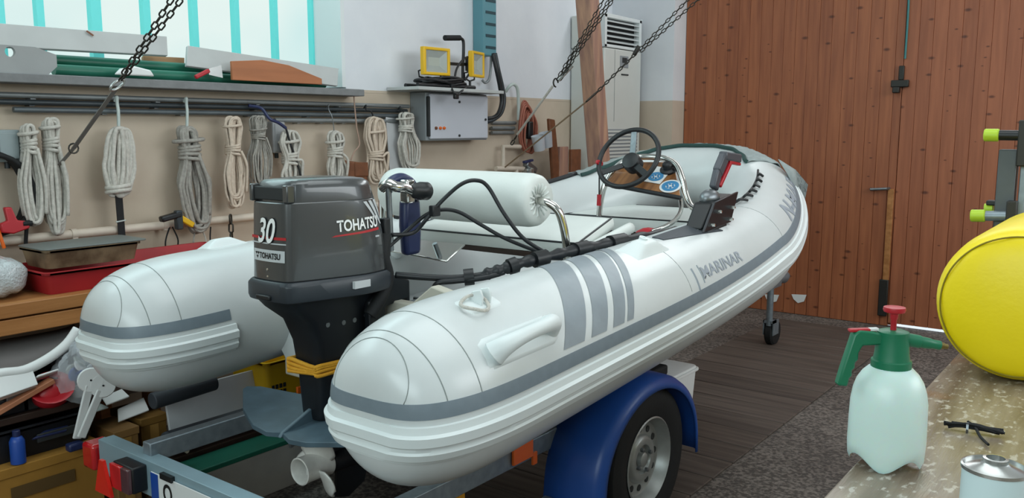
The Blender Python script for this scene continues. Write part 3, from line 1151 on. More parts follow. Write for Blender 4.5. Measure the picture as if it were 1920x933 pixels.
MB().bar(l0, l1, .03, .05, up=(0, 1, 0)).bar(l1 - V((0, .005, .01)), l2, .034, .055, up=(0, 1, 0)).bar(l2 - V((0, .02, -.004)), l3, .04, .04).build('control_lever', mat('grey_lever', '#4a4d54', .4), ctl, bevel=.008)
MB().bar(l0 + V((.012, .03, .01)), l2 + V((.012, .035, -.03)), .02, .018, up=(0, 1, 0)).bar(l2 + V((.008, .03, -.026)), l3 + V((.008, -.005, -.026)), .02, .014).build('lever_trim', M['red'], ctl, bevel=.004)
bt = MB()
for u_, v_ in ((.25, .4), (.15, .8), (.8, .45), (.85, .85)):
    q = a_.lerp(b_, u_).lerp(d_.lerp(c_, u_), v_)
    bt.lathe([(.008, 0), (.008, .014), (.005, .022)], q, axis=(1, 0, 0), n=8)
bt.build('control_bolt', M['chrome'], ctl)
# bracket feet of the control box
MB().slab(surf(fy(3.02), 78, .004), surf(fy(3.45), 62, .004), surf(fy(3.45), 92, .006), surf(fy(3.02), 90, .006), .01).build('control_base', mat('dark_pad', '#41464c', .6), boat)
MB().bar(d_ + V((-.03, .04, -.02)), c_ + V((-.03, -.04, -.02)), .06, .05).build('control_foot', M['black'], ctl, bevel=.008)

# ------------------------------------------------------------------ outboard engine
MX = -2.28
eng = thing('outboard_motor', (MX, 1.9, .28), 'charcoal grey outboard engine with white lettering clamped to the boat transom', 'outboard engine')


def plan(yr, yf, wr, wm, wf, z, e=.02):
    """smooth plan outline of the cowl: narrow stern, wider middle"""
    L = yf - yr
    hs = [(0, yr - .012), (wr * .55, yr - .009), (wr - .012, yr - .001), (wr, yr + .012), (wr + (wm - wr) * .55, yr + L * .3), (wm, yr + L * .62),
          (wf + (wm - wf) * .5, yf - L * .12), (wf * .8, yf - .03), (wf * .4, yf - .006), (0, yf)]
    pts = [V((MX + x, y, z)) for x, y in hs] + [V((MX - x, y, z)) for x, y in hs[-2:0:-1]]
    out = []
    n = len(pts)
    sharp = {2, 3, n - 2, n - 3}
    for i in range(n):
        p, q = pts[i], pts[(i + 1) % n]
        a, d = pts[i - 1], pts[(i + 2) % n]
        for j in range(4):
            t = j / 4
            if i in (2, n - 3): out.append(p.lerp(q, t))
            else: out.append(.5 * ((2 * p) + (q - a) * t + (2 * a - 5 * p + 4 * q - d) * t * t + (3 * p - a - 3 * q + d) * t ** 3))
    return out


rings = [plan(1.698, 2.135, .098, .165, .12, 1.112), plan(1.70, 2.13, .098, .166, .12, 1.15), plan(1.703, 2.115, .097, .162, .115, 1.25),
         plan(1.706, 2.095, .096, .155, .11, 1.34), plan(1.708, 2.085, .095, .151, .108, 1.366)]
cowl = MB().loft(rings).build('cowl', M['cowl'], eng, bevel=.004)
rings = [plan(1.726, 2.083, .098, .15, .107, 1.366), plan(1.728, 2.07, .097, .146, .103, 1.405), plan(1.732, 2.06, .094, .14, .1, 1.424),
         plan(1.742, 2.045, .084, .128, .09, 1.434), plan(1.775, 1.99, .045, .08, .05, 1.439)]
MB().loft(rings).build('cowl_cap', M['cowl'], cowl)
MB().box((MX - .078, 1.7055, 1.372), (MX + .07, 1.728, 1.414)).build('air_intake', M['slot'], cowl, bevel=.003)
MB().box((MX - .098, 1.700, 1.366), (MX - .08, 1.73, 1.422)).box((MX + .072, 1.700, 1.366), (MX + .098, 1.73, 1.422)).build('intake_cheek', M['cowl'], cowl, bevel=.004)
rings = [plan(1.687, 2.14, .108, .172, .128, 1.045), plan(1.683, 2.145, .112, .176, .13, 1.06), plan(1.684, 2.145, .112, .176, .13, 1.10), plan(1.692, 2.14, .104, .17, .125, 1.112)]
MB().loft(rings).build('cowl_band', M['cowl_low'], eng, bevel=.003)
MB().box((MX - .035, 1.662, 1.052), (MX + .035, 1.69, 1.068)).build('cowl_latch', M['black'], eng, bevel=.004)
MB().box((MX + .1662, 1.90, 1.072), (MX + .1785, 1.97, 1.096)).build('maker_plate', M['silver_ink'], eng)


def rrect(x0, x1, y0, y1, z, r=.03, n=4):
    out = []
    for cx, cy, a0 in ((x1 - r, y1 - r, 0), (x0 + r, y1 - r, 90), (x0 + r, y0 + r, 180), (x1 - r, y0 + r, 270)):
        for k in range(n + 1):
            a = R(a0 + 90 * k / n)
            out.append(V((cx + math.cos(a) * r, cy + math.sin(a) * r, z)))
    return out


rings = [rrect(MX - .11, MX + .11, 1.70, 2.12, 1.046), rrect(MX - .1, MX + .1, 1.73, 2.1, 1.01), rrect(MX - .085, MX + .085, 1.79, 2.07, .96),
         rrect(MX - .075, MX + .075, 1.82, 2.05, .88), rrect(MX - .066, MX + .066, 1.835, 2.03, .75), rrect(MX - .058, MX + .058, 1.84, 2.02, .62),
         rrect(MX - .05, MX + .05, 1.845, 2.02, .60)]
MB().loft(rings).build('midsection', M['leg_paint'], eng, bevel=.004)
bm_ = MB()
for i, (y, z, h_) in enumerate(((1.87, .93, .03), (1.93, .9, .08), (1.99, .955, .02), (2.03, .965, .02), (1.80, .985, .02), (2.04, .985, .015))):
    bm_.lathe([(.008, 0), (.008, .008)], (MX + .083 if z < .95 else MX + .09, y, z), axis=(1, 0, 0), n=8)
for k, (y, z) in enumerate(((1.86, .945), (1.93, .94), (1.98, .94), (2.03, .95))):
    MB().lathe([(.009, 0), (.009, .014)], (MX + .07, y, z), axis=(1, 0, 0), n=8).build('bolt', M['steel'], eng)
# clamp bracket over the transom
br = MB()
for sx in (-1, 1):
    br.prism([(2.03, .66), (2.10, .66), (2.10, .97), (2.21, .985), (2.21, .93), (2.225, .93), (2.225, 1.05), (2.12, 1.09), (2.02, 1.0)], (MX + sx * .1 - .015, 0, 0), V((0, 1, 0)), V((0, 0, 1)), .03)
clampb = br.build('clamp_bracket', M['leg_paint'], eng, bevel=.006)
MB().tube([(MX - .12, 2.08, 1.03), (MX + .12, 2.08, 1.03)], .028, 14).build('tilt_tube', M['leg_paint'], eng)
for sx in (-1, 1):
    sc = MB().tube([(MX + sx * .1, 2.225, .96), (MX + sx * .1, 2.30, .96)], .01, 8).build('clamp_screw', M['steel'], eng)
    MB().box((MX + sx * .1 - .04, 2.295, .95), (MX + sx * .1 + .04, 2.305, .97)).build('clamp_grip', M['black'], sc, bevel=.003)
# gearcase, skeg, hydrofoil, propeller
rings = [rrect(MX - .02, MX + .02, 1.86, 2.06, .60, .018), rrect(MX - .022, MX + .022, 1.87, 2.07, .5, .02), rrect(MX - .03, MX + .03, 1.87, 2.09, .45, .028)]
MB().loft(rings).build('strut', M['leg_paint'], eng)
MB().lathe([(.03, 0), (.046, .02), (.05, .12), (.045, .22), (.03, .29), (.004, .33)], (MX, 1.905, .43), axis=(0, 1, 0), n=24).build('gearcase', M['leg_paint'], eng, sharp=180)
MB().prism([(1.95, .43), (2.12, .43), (2.08, .30), (2.0, .265), (1.935, .285)], (MX - .006, 0, 0), V((0, 1, 0)), V((0, 0, 1)), .012).build('skeg', M['leg_paint'], eng, bevel=.003)
MB().box((MX - .06, 1.80, .570), (MX + .06, 2.06, .582)).build('cavitation_plate', M['leg_paint'], eng, bevel=.003)
hf_ = MB()
for sx in (-1, 1):
    top = [(0, 1.72, .575), (.06, 1.70, .572), (.14, 1.705, .578), (.28, 1.765, .592), (.405, 1.855, .618), (.415, 1.88, .62), (.38, 1.915, .618), (.18, 1.99, .6), (.05, 2.06, .6), (0, 2.06, .6)]
    a = [V((MX + sx * x, y, z + .014)) for x, y, z in top]
    b = [V((MX + sx * x, y, z - .004)) for x, y, z in top]
    n = len(a)
    hf_.add(a + b, [tuple(range(n)), tuple(range(2 * n - 1, n - 1, -1))] + [(i, (i + 1) % n, n + (i + 1) % n, n + i) for i in range(n)])
foil = hf_.build('hydrofoil', M['foil'], eng, bevel=.002)
MB().prism([(1.705, .575), (2.04, .60), (2.04, .70), (1.86, .65), (1.72, .592)], (MX - .008, 0, 0), V((0, 1, 0)), V((0, 0, 1)), .016).build('foil_rib', M['foil'], foil, bevel=.003)
MB().prism([(1.74, .575), (1.80, .575), (1.785, .535), (1.75, .525)], (MX - .006, 0, 0), V((0, 1, 0)), V((0, 0, 1)), .012).build('trim_tab', M['steel'], eng, bevel=.002)
prop = MB().lathe([(.032, .115), (.037, .06), (.039, .0), (.045, -.006), (.049, -.004), (.047, .02), (.047, .09), (.049, .115), (.03, .118)], (MX, 1.79, .43), axis=(0, 1, 0), n=32, cap=False).build('propeller', M['prop'], eng, sharp=50)
MB().lathe([(.034, .06), (.02, .061), (.018, .03), (.006, .028)], (MX, 1.80, .43), axis=(0, 1, 0), n=20).build('propeller_nut', M['dark_iron'], prop)
for k in range(3):
    a0 = R(70 + 120 * k)
    rows = []
    for i in range(17):
        u = i / 16
        rad = .036 + .092 * u
        half_c = .068 * math.sqrt(max(0, 1 - ((u - .42) / .6) ** 2)) if u > .42 else .068 * (.62 + .38 * (u / .42))
        beta = math.atan(.30 / (2 * math.pi * rad)) * .8
        row = []
        for j in range(11):
            t = j / 10 * 2 - 1
            ch = t * half_c
            a = a0 + ch * math.cos(beta) / rad + .25 * u
            row.append(V((MX + rad * math.cos(a), 1.855 - ch * math.sin(beta) - .012 * u + .01 * t * t, .43 + rad * math.sin(a))))
        rows.append(row)
    o = MB().loft(rows, closed=False).build('propeller_blade', M['prop'], prop, sharp=180)
    md = o.modifiers.new('solid', 'SOLIDIFY')
    md.thickness = .006
    md.offset = 0

# lettering: stern face
yr_ = 1.6905
st = MB()


def rear(x0, x1, z0, z1, name, m, lift=0):
    """a decal on the slightly bowed stern face, x measured from the centre"""
    rows = []
    for i in range(9):
        x = x0 + (x1 - x0) * i / 8
        rows.append([V((MX + x, ysurf(x, z) - .0028 - lift, z)) for z in (z0, z1)])
    return MB().loft(rows, closed=False).build(name, m, cowl)


def ysurf(x, z):
    t = abs(x) / .086
    b = 1.698 + (z - 1.112) / .254 * .010
    return b - .012 + .011 * min(1, t) ** 2.2


def rear_text(body, x0, x1, z0, z1, m, name='lettering', lift=.001, **k):
    vs, fs = text_mesh(body, fine=True, **k)
    MB().add([V((MX + x0 + (x1 - x0) * x, ysurf(x0 + (x1 - x0) * x, z0 + (z1 - z0) * y) - .0042 - lift, z0 + (z1 - z0) * y)) for x, y in vs], fs).build(name, m, cowl, sharp=180)


rear(-.09, .085, 1.247, 1.256, 'red_line', M['red_ink'])
rear(-.075, .08, 1.175, 1.213, 'name_band', M['silver_ink'])
rear(-.09, .085, 1.232, 1.236, 'thin_line', M['silver_ink'])
rear_text('30', -.044, .046, 1.232, 1.318, M['black_ink'], name='number_shadow', lift=.0004, shear=.3, bold=.045)
rear_text('30', -.044, .044, 1.234, 1.316, M['white_ink'], name='number', lift=.001, shear=.3, bold=.018)
rear_text('TOHATSU', -.036, .064, 1.184, 1.204, M['black_ink'], bold=.03)
lg = MB()
for dx, dz in ((-.006, 0), (.006, 0), (0, -.012)):
    x = -.05 + dx
    lg.add([V((MX + x - .005, ysurf(x, 1.2) - .005, 1.204 + dz)), V((MX + x + .005, ysurf(x, 1.2) - .005, 1.204 + dz)), V((MX + x, ysurf(x, 1.2) - .005, 1.194 + dz))], [(0, 1, 2)])
lg.build('emblem', M['black_ink'], cowl)
for z in (1.125, 1.148):
    MB().lathe([(.005, 0), (.005, .003), (.002, .004)], (MX + .0, 1.69, z), axis=(0, -1, 0), n=10).build('rivet', M['chrome'], cowl)


# lettering: near flank, mapped on the loft of the cowl
def flank(y, z):
    """x of the near flank at y, z"""
    zs = [1.112, 1.15, 1.25, 1.34, 1.366]
    prm = [(1.698, 2.135, .098, .165, .12), (1.70, 2.13, .098, .166, .12), (1.703, 2.115, .097, .162, .115), (1.706, 2.095, .096, .155, .11), (1.708, 2.085, .095, .151, .108)]
    i = max(0, min(3, sum(z > q for q in zs) - 1))
    k = (z - zs[i]) / (zs[i + 1] - zs[i])
    yr, yf, wr, wm, wf = [a * (1 - k) + b * k for a, b in zip(prm[i], prm[i + 1])]
    ring = plan(yr, yf, wr, wm, wf, z)
    pos = [q for q in ring if q.x > MX + .05]
    pos.sort(key=lambda q: q.y)
    for p, q in zip(pos, pos[1:]):
        if p.y <= y <= q.y + 1e-9:
            return p.x + (q.x - p.x) * (y - p.y) / (q.y - p.y + 1e-9)
    return pos[-1].x


def flank_poly(name, quad, m, lift=.0015, n=10):
    a, b, c, d = quad
    rows = []
    for i in range(n + 1):
        u = i / n
        row = []
        for j in range(4):
            v = j / 3
            y = (a[0] * (1 - u) + b[0] * u) * (1 - v) + (d[0] * (1 - u) + c[0] * u) * v
            z = (a[1] * (1 - u) + b[1] * u) * (1 - v) + (d[1] * (1 - u) + c[1] * u) * v
            row.append(V((flank(y, z) + lift, y, z)))
        rows.append(row)
    return MB().loft(rows, closed=False).build(name, m, cowl, sharp=180)


def flank_text(body, quad, m, name, lift, **k):
    a, b, d = quad
    vs, fs = text_mesh(body, fine=True, **k)
    out = []
    for x, y in vs:
        yy = a[0] + (b[0] - a[0]) * x + (d[0] - a[0]) * y
        zz = a[1] + (b[1] - a[1]) * x + (d[1] - a[1]) * y
        out.append(V((flank(yy, zz) + lift, yy, zz)))
    MB().add(out, fs).build(name, m, cowl, sharp=180)


def yz(px, py):
    q = P(px, py, X=MX + .155)
    return q.y, q.z


A, B, D_ = yz(637, 436), yz(710, 424), yz(636, 414)
flank_text('TOHATSU', (A, B, D_), M['black_ink'], 'lettering_outline', .0012, bold=.05)
flank_text('TOHATSU', (A, B, D_), M['white_ink'], 'lettering', .002, bold=.025)
flank_poly('red_line', (yz(628, 446), yz(712, 430), yz(712, 425), yz(634, 442)), M['red_ink'])
for k in range(3):
    x0 = 690 + k * 10
    flank_poly('slash', (yz(x0 + 17, 412 + k * 7), yz(x0 + 21, 412 + k * 7), yz(x0 + 0 - 1 + k, 377 - 2 * k), yz(x0 - 8 + k, 378 - 2 * k)), M['silver_ink'], n=4)
flank_poly('slash', (yz(703, 444), yz(712, 443), yz(712, 440), yz(703, 441)), M['silver_ink'], n=3)

# steering arm, folded tiller and tilt lever at the front of the engine
arm = MB().tube(spline([P(718, 352, X=MX + .05), P(728, 345, X=MX + .08), P(742, 350, X=MX + .1), P(757, 352, X=MX + .1), P(770, 358, X=MX + .1)], 5), .02, 10).build('tiller_joint', M['chrome'], eng)
MB().box(P(764, 362, X=MX + .09) + V((-.02, -.02, -.035)), P(764, 362, X=MX + .09) + V((.02, .02, .05))).build('joint_block', M['chrome'], arm, bevel=.006)
g0, g1 = P(768, 357, X=MX + .1), P(798, 358, X=MX + .1)
dd = (g1 - g0).normalized()
MB().lathe([(.022, 0), (.03, .01), (.03, .05), (.034, .055), (.034, .09), (.026, .1), (.001, .1)], g0, axis=dd, n=20).build('throttle_knob', M['black'], arm, sharp=50)
c0 = P(757, 346, X=MX + .05)
mb = MB()
t0, t1 = P(768, 372, X=MX + .06), P(766, 444, X=MX + .06)
mb.prism([(-.055, 0), (.055, 0), (.062, -.1), (.055, -.21), (-.05, -.21), (-.062, -.1)], t0 + V((-.02, 0, .0)), V((0, .75, 0)), V((0, 0, 1)), .04)
mb.build('tiller_sleeve', M['navy'], eng, bevel=.015)
mb = MB().tube(spline([P(727, 358, X=MX + .02), P(735, 339, X=MX + .02), P(752, 333, X=MX + .02), P(768, 340, X=MX + .02), P(778, 356, X=MX + .02)], 5), .018, 10)
mb.build('tiller_strap', M['navy'], eng)
MB().tube([P(728, 352, X=MX + .08), P(731, 420, X=MX + .08), P(733, 470, X=MX + .08)], .011, 10).build('tilt_rod', M['steel'], eng)
cl = MB()
q = P(770, 464, X=MX)
cl.slab(q + V((-.12, -.02, -.015)), q + V((.14, .05, -.045)), q + V((.14, .16, .01)), q + V((-.12, .08, .02)), .008)
cl.build('steering_plate', M['chrome'], eng, bevel=.003)
MB().tube([P(815, 456, X=MX + .1), P(826, 486, X=MX + .1)], .01, 8).build('steering_pin', M['steel'], eng)
MB().tube(spline([P(722, 440, X=MX + .12), P(718, 480, X=MX + .13), P(726, 520, X=MX + .13), P(712, 560, X=MX + .13), P(694, 590, X=MX + .12)], 5), .024, 10).build('fuel_hose', M['rubber'], eng)
MB().box(P(722, 450, X=MX + .1) + V((-.015, -.015, -.06)), P(722, 450, X=MX + .1) + V((.015, .015, .08))).build('tilt_lever', M['black'], eng, bevel=.006)

# yellow rope tied between leg and cone
yr = thing('yellow_rope', (MX, 1.86, .75), 'yellow rope wound round the black leg of the outboard engine', 'rope')
for k in range(4):
    zz = .775 + .011 * k
    pts = [V((MX + .0775 * sx, y, zz + .006 * math.sin(i * 2 + k))) for i, (sx, y) in enumerate(((1, 1.83), (.7, 1.818), (-.7, 1.818), (-1, 1.83), (-1, 2.03), (-.7, 2.05), (.7, 2.05), (1, 2.03)))]
    MB().tube(spline(pts, 4, True), .0075, 8, closed=True).build('rope_turn', M['yellow_rope'], yr, sharp=180)

# control cables: two arcs behind the seat, and the sheathed bundle along the near tube
ca = thing('control_cable', P(905, 345, X=-2.1), 'tall thin black control cable arching in front of the round backrest', 'cable', None)
pts = [P(735, 440, X=-2.18), P(775, 436, X=-2.16), P(800, 410, X=-2.12), P(830, 375, X=-2.08), P(865, 345, X=-2.04), P(893, 338, X=-2.01), P(915, 350, X=-1.98), P(945, 400, X=-1.92), P(980, 445, X=-1.86), P(1020, 472, X=-1.80)]
MB().tube(spline(pts, 8), .0075, 8).build('sheath', M['cable'], ca, sharp=180)
MB().box(P(815, 395, X=-2.1) + V((-.012, -.02, -.02)), P(815, 395, X=-2.1) + V((.012, .02, .02))).build('cable_tie', M['black'], ca, bevel=.004)
ca2 = thing('control_cable', P(870, 400, X=-2.1), 'low thin black control cable looping over the aft seat cushion', 'cable', None)
pts = [P(720, 470, X=-2.2), P(760, 435, X=-2.18), P(800, 402, X=-2.14), P(830, 393, X=-2.1), P(862, 398, X=-2.06), P(900, 420, X=-2.0), P(950, 448, X=-1.92), P(1015, 474, X=-1.82)]
MB().tube(spline(pts, 8), .0075, 8).build('sheath', M['cable'], ca2, sharp=180)
bd = thing('cable_bundle', P(1000, 488, X=-1.75), 'thick black sheathed bundle of cables lying along the inner side of the near boat tube', 'cable')
pts = [P(742, 515, X=-2.14), P(790, 519, X=-2.06), P(850, 521, X=-1.97), P(900, 516, X=-1.90), P(940, 505, X=-1.85), P(980, 492, X=-1.81), P(1040, 478, X=-1.765), P(1100, 464, X=-1.735), P(1170, 450, X=-1.71), P(1240, 438, X=-1.70), P(1300, 428, X=-1.70)]
sp = spline(pts, 8)
rad = [.012 if i < 26 else (.02 + .004 * math.sin(i * 1.7)) for i in range(len(sp))]
MB().tube(sp, rad, 12).build('sleeve', M['cable'], bd, sharp=180)
pts2 = [P(810, 545, X=-2.03), P(822, 530, X=-2.0), P(850, 527, X=-1.96), P(905, 521, X=-1.88), P(945, 510, X=-1.84)]
MB().tube(spline(pts2, 6), .010, 10).build('side_cable', M['cable'], bd, sharp=180)
for k in (20, 36, 44, 54, 62):
    MB().tube([sp[k - 1], sp[k + 2]], .03, 12).build('tape_wrap', M['black'], bd)

# ------------------------------------------------------------------ trailer
TX = BX
tr = thing('boat_trailer', (TX, 2.9, 0), 'galvanised steel boat trailer with blue mudguards under the inflatable boat', 'trailer')
for sx in (-1, 1):
    x = TX + (.545 if sx > 0 else -.50)
    mb = MB().box((x - .025, 1.517, .43), (x + .025, 3.3, .50))
    mb.bar((x, 3.29, .465), (TX + sx * .04, 4.25, .465), .05, .07)
    mb.build('frame_rail', M['galv'], tr, bevel=.004)
for y in (2.55, 3.2):
    MB().box((TX - .545, y - .03, .435 if y != 2.55 else .40), (TX + .545, y + .03, .495)).build('cross_member', M['galv'], tr, bevel=.004)
MB().box((TX - .035, 3.2, .41), (TX + .035, 6.35, .48)).build('drawbar', M['galv'], tr, bevel=.004)
MB().box((TX - .6, 2.85, .26), (TX + .6, 2.93, .34)).build('axle', M['galv'], tr, bevel=.004)
for y in (2.95,):
    for sx in (-1, 1):
        b = MB().box((TX + sx * .62 - .045, y - .28, .555), (TX + sx * .62 + .045, y + .28, .60)).build('bunk', M['rubber'], tr, bevel=.01)
        MB().box((TX + sx * .585 - .02, y - .03, .45), (TX + sx * .585 + .02, y + .03, .556)).build('bunk_post', M['galv'], b)
MB().tube([(TX - .1, 3.2, .53), (TX + .1, 3.2, .53)], [.03, .03], 14).build('keel_roller', M['rubber'], tr)


def wheel(sx):
    c = V((TX + sx * .69, 2.89, .30))
    ax_ = V((sx, 0, 0))
    prof = [(.175, -.07), (.2, -.078), (.25, -.085), (.285, -.075), (.298, -.055), (.3, 0), (.298, .055), (.285, .075), (.25, .085), (.2, .078), (.175, .07)]
    t = MB().lathe(prof, c, axis=ax_, n=48, cap=False).build('tyre', M['rubber'], tr, sharp=40)
    rm = MB().lathe([(.178, .075), (.172, .078), (.165, .066), (.158, .05), (.15, .03), (.142, .026), (.1, .03), (.092, .045), (.08, .05), (.06, .047), (.052, .03), (.03, .03), (.028, .05), (.02, .055), (.001, .055)], c, axis=ax_, n=48, cap=False).build('rim', M['rim'], tr, sharp=40)
    MB().lathe([(.176, -.06), (.16, .0), (.152, .03)], c, axis=ax_, n=40, cap=False).build('rim_barrel', M['dark_iron'], rm)
    for k in range(12):
        a = 2 * math.pi * k / 12
        p = c + V((sx * .027, math.cos(a) * .122, math.sin(a) * .122))
        MB().lathe([(.0135, .0), (.0135, .004)], p, axis=ax_, n=12).build('rim_hole', M['slot'], rm)
    for k in range(4):
        a = 2 * math.pi * k / 4 + .4
        p = c + V((sx * .046, math.cos(a) * .05, math.sin(a) * .05))
        MB().lathe([(.009, .0), (.009, .012), (.005, .014)], p, axis=ax_, n=6).build('wheel_bolt', M['steel'], rm)
    # mudguard: arched sheet with turned-down outer lip
    rows = []
    prof = []
    for i in range(33):
        a = R(4 + 172 * i / 32)
        prof.append((math.cos(a) * .41 - .03, math.sin(a) * .345 + .0))
    prof.append((-.45, -.08))
    prof.append((-.455, -.17))
    prof = [(.385, -.06)] + prof
    for y, z in prof:
        cc = V((c.x, c.y + y, c.z + z))
        rad_dir = V((0, y, max(z, 0))).normalized()
        xs = [(-.125, 0), (.0, .008), (.08, .004), (.105, -.008), (.115, -.028), (.116, -.045)]
        rows.append([cc + V((sx * dx, 0, 0)) + rad_dir * dr for dx, dr in xs])
    o = MB().loft(rows, closed=False).build('mudguard', M['blue_guard'], tr, sharp=70)
    md = o.modifiers.new('solid', 'SOLIDIFY')
    md.thickness = .006
    MB().box((c.x - sx * .11 - .0, c.y - .475, c.z - .06), (c.x + sx * .04, c.y - .455, c.z - .03)).build('guard_stay', M['galv'], o)
    MB().box((min(c.x - sx * .24, c.x - sx * .05), c.y - .02, c.z + .385), (max(c.x - sx * .24, c.x - sx * .05), c.y + .02, c.z + .398)).build('guard_bracket', M['galv'], o)


wheel(1)
wheel(-1)
# side marker reflectors on the rails
q0, q1 = P(960, 868, X=TX + .575), P(991, 862, X=TX + .575)
for sx in (1, -1):
    x = TX + sx * .572
    o = MB().box((min(x, x + sx * .012), q0.y, .445), (max(x, x + sx * .012), q0.y + .115, .51)).build('side_reflector', M['orange'], tr, bevel=.003)
MB().box((TX + .572, 2.36, .41), (TX + .58, 2.385, .455)).build('reflector_tab', M['orange'], tr)
MB().tube(spline([P(1010, 850, X=TX + .5), P(1020, 820, X=TX + .5), P(1035, 825, X=TX + .52), P(1042, 860, X=TX + .52), P(1030, 880, X=TX + .53)], 5), .008, 8).build('wiring', M['cable'], tr)
MB().box((TX + .49, 2.03, .30), (TX + .515, 2.06, .55)).build('bunk_bracket', M['yellow_rope'], tr)
# rear light board with lamps, triangle reflectors and number plate
lb = MB().box((TX - .79, 1.49, .325), (TX + .79, 1.515, .455)).box((TX - .79, 1.515, .445), (TX + .79, 1.55, .455)).build('light_board', mat('painted_light_board', '#8fa9b4', .45, .2, var=.1), tr, bevel=.002)
for sx in (-1, 1):
    LX = TX + sx * .52
    lm = MB().box((LX - .065, 1.435, .345), (LX + .065, 1.49, .44)).build('tail_lamp', M['black'], lb, bevel=.006)
    MB().box((LX - .062, 1.42, .348), (LX + .01, 1.436, .437)).build('lens', M['red_lens'], lm, bevel=.004)
    MB().box((LX + .012, 1.42, .348), (LX + .062, 1.436, .437)).build('lens', mat('smoky_lens', '#54343a', .2, coat=.5), lm, bevel=.004)
    MB().prism([(-.055, 0), (.055, 0), (.012, .125), (-.012, .125)], (LX - .09 if sx < 0 else LX + .09, 1.418, .318), V((1, 0, 0)), V((0, 0, 1)), .012).build('triangle_reflector', mat('red_reflector', '#e32a1c', .2, coat=.5), lb)
el = MB().box((TX - .885, 1.47, .33), (TX - .80, 1.56, .43)).build('end_lamp', M['red_lens'], lb, bevel=.012)
np_ = MB().box((TX - .42, 1.483, .315), (TX + .1, 1.487, .425)).build('number_plate', M['white_paper'], lb, bevel=.001)
MB().box((TX - .42, 1.4815, .317), (TX - .375, 1.483, .423)).build('blue_band', M['blue_plastic'], np_)
pt = MB()
put_text(pt, 'O', (TX - .345, 1.4822, .335), (TX - .29, 1.4822, .335), (TX - .345, 1.4822, .405), bold=.02, lift=.0008)
pt.build('characters', M['black_ink'], np_)
MB().box((TX - .35, 1.475, .42), (TX - .28, 1.492, .44)).build('plate_clip', M['black'], lb)
# jockey wheel and winch post towards the door
jw = MB().tube([(TX + .06, 6.05, .16), (TX + .06, 6.05, .75)], .024, 12).build('jockey_post', M['galv'], tr)
MB().lathe([(.03, -.03), (.085, -.032), (.1, -.02), (.1, .02), (.085, .032), (.03, .03)], (TX + .06, 6.12, .1), axis=(1, 0, 0), n=28).build('jockey_tyre', M['rubber'], tr)
MB().box((TX + .02, 6.03, .09), (TX + .028, 6.14, .2)).box((TX + .092, 6.03, .09), (TX + .1, 6.14, .2)).box((TX + .02, 6.03, .18), (TX + .1, 6.09, .2)).build('jockey_fork', M['galv'], tr)
MB().box((TX - .03, 5.45, .49), (TX + .03, 5.52, .98)).build('winch_post', M['galv'], tr, bevel=.004)
MB().lathe([(.03, 0), (.035, .05), (.05, .12), (.03, .2), (.02, .22)], (TX, 6.34, .46), axis=(0, 1, 0), n=16).build('coupling', M['galv'], tr)

# white box beside the wheel
bxw = thing('plastic_tub', (-1.98, 3.85, .012), 'white crumpled plastic tub on the floor behind the trailer wheel', 'tub')
rings = [rrect(-2.07, -1.87, 3.73, 3.98, .012, .03), rrect(-2.09, -1.85, 3.71, 4.0, .2, .03), rrect(-2.10, -1.84, 3.70, 4.01, .385, .03), rrect(-2.08, -1.86, 3.73, 3.98, .392, .03)]
MB().loft(rings).build('tub_body', M['white_paper'], bxw, bevel=.004)
MB().loft([rrect(-2.11, -1.83, 3.69, 4.02, .36, .03), rrect(-2.11, -1.83, 3.69, 4.02, .375, .03)]).build('tub_rim', M['white_paper'], bxw, bevel=.003)

# ------------------------------------------------------------------ workbench and what stands on it
BZ = .955
wb = thing('workbench', (0, 2.3, 0), 'long paint-stained wooden workbench at the right edge of the photo', 'workbench')
MB().box((-.43, .85, BZ - .06), (.5, 3.75, BZ)).build('bench_top', M['bench'], wb, bevel=.004)
for x, y in ((-.3, .95), (.4, .95), (-.3, 3.6), (.4, 3.6)):
    MB().box((x - .05, y - .05, 0), (x + .05, y + .05, BZ - .06)).build('leg', M['pine'], wb, bevel=.004)
MB().box((-.36, .95, .72), (-.32, 3.65, BZ - .06)).build('apron', M['pine'], wb, bevel=.003)

c = P(1657, 868, Z=BZ)
c = V((-.385, 1.705, BZ))
sp_ = thing('pressure_sprayer', c, 'milky white pump sprayer with green handle and red plunger on the workbench', 'sprayer')


def sq_ring(z, r, pw=2.6, dip=0):
    out = []
    for k in range(48):
        a = 2 * math.pi * k / 48 + R(12)
        ca_, sa = math.cos(a), math.sin(a)
        q = (abs(ca_) ** pw + abs(sa) ** pw) ** (-1 / pw)
        d = dip * (.5 - .5 * math.cos(4 * (a - R(8))))
        out.append(c + V((ca_ * q * r, sa * q * r, z + d)))
    return out


rings = [sq_ring(.028, .03), sq_ring(.03, .052, 2.6, 0), sq_ring(.0, .0625, 2.6, .026), sq_ring(.012, .067, 2.6, .022), sq_ring(.045, .0688), sq_ring(.09, .0688, 2.4), sq_ring(.125, .0685, 2.2), sq_ring(.148, .0655, 2), sq_ring(.165, .060, 2),
         sq_ring(.18, .051, 2), sq_ring(.19, .041, 2), sq_ring(.194, .035, 2), sq_ring(.2, .033, 2)]
MB().loft(rings).build('bottle', M['hdpe'], sp_, sharp=60)
MB().lathe([(.033, .188), (.0365, .19), (.0365, .206), (.033, .208), (.031, .22), (.030, .236), (.028, .252), (.0285, .256), (.0285, .262), (.02, .265), (.001, .265)], c, n=36).build('collar', M['green'], sp_, sharp=40)
lft, rgt = V((-.795, -.606, 0)), V((.795, .606, 0))
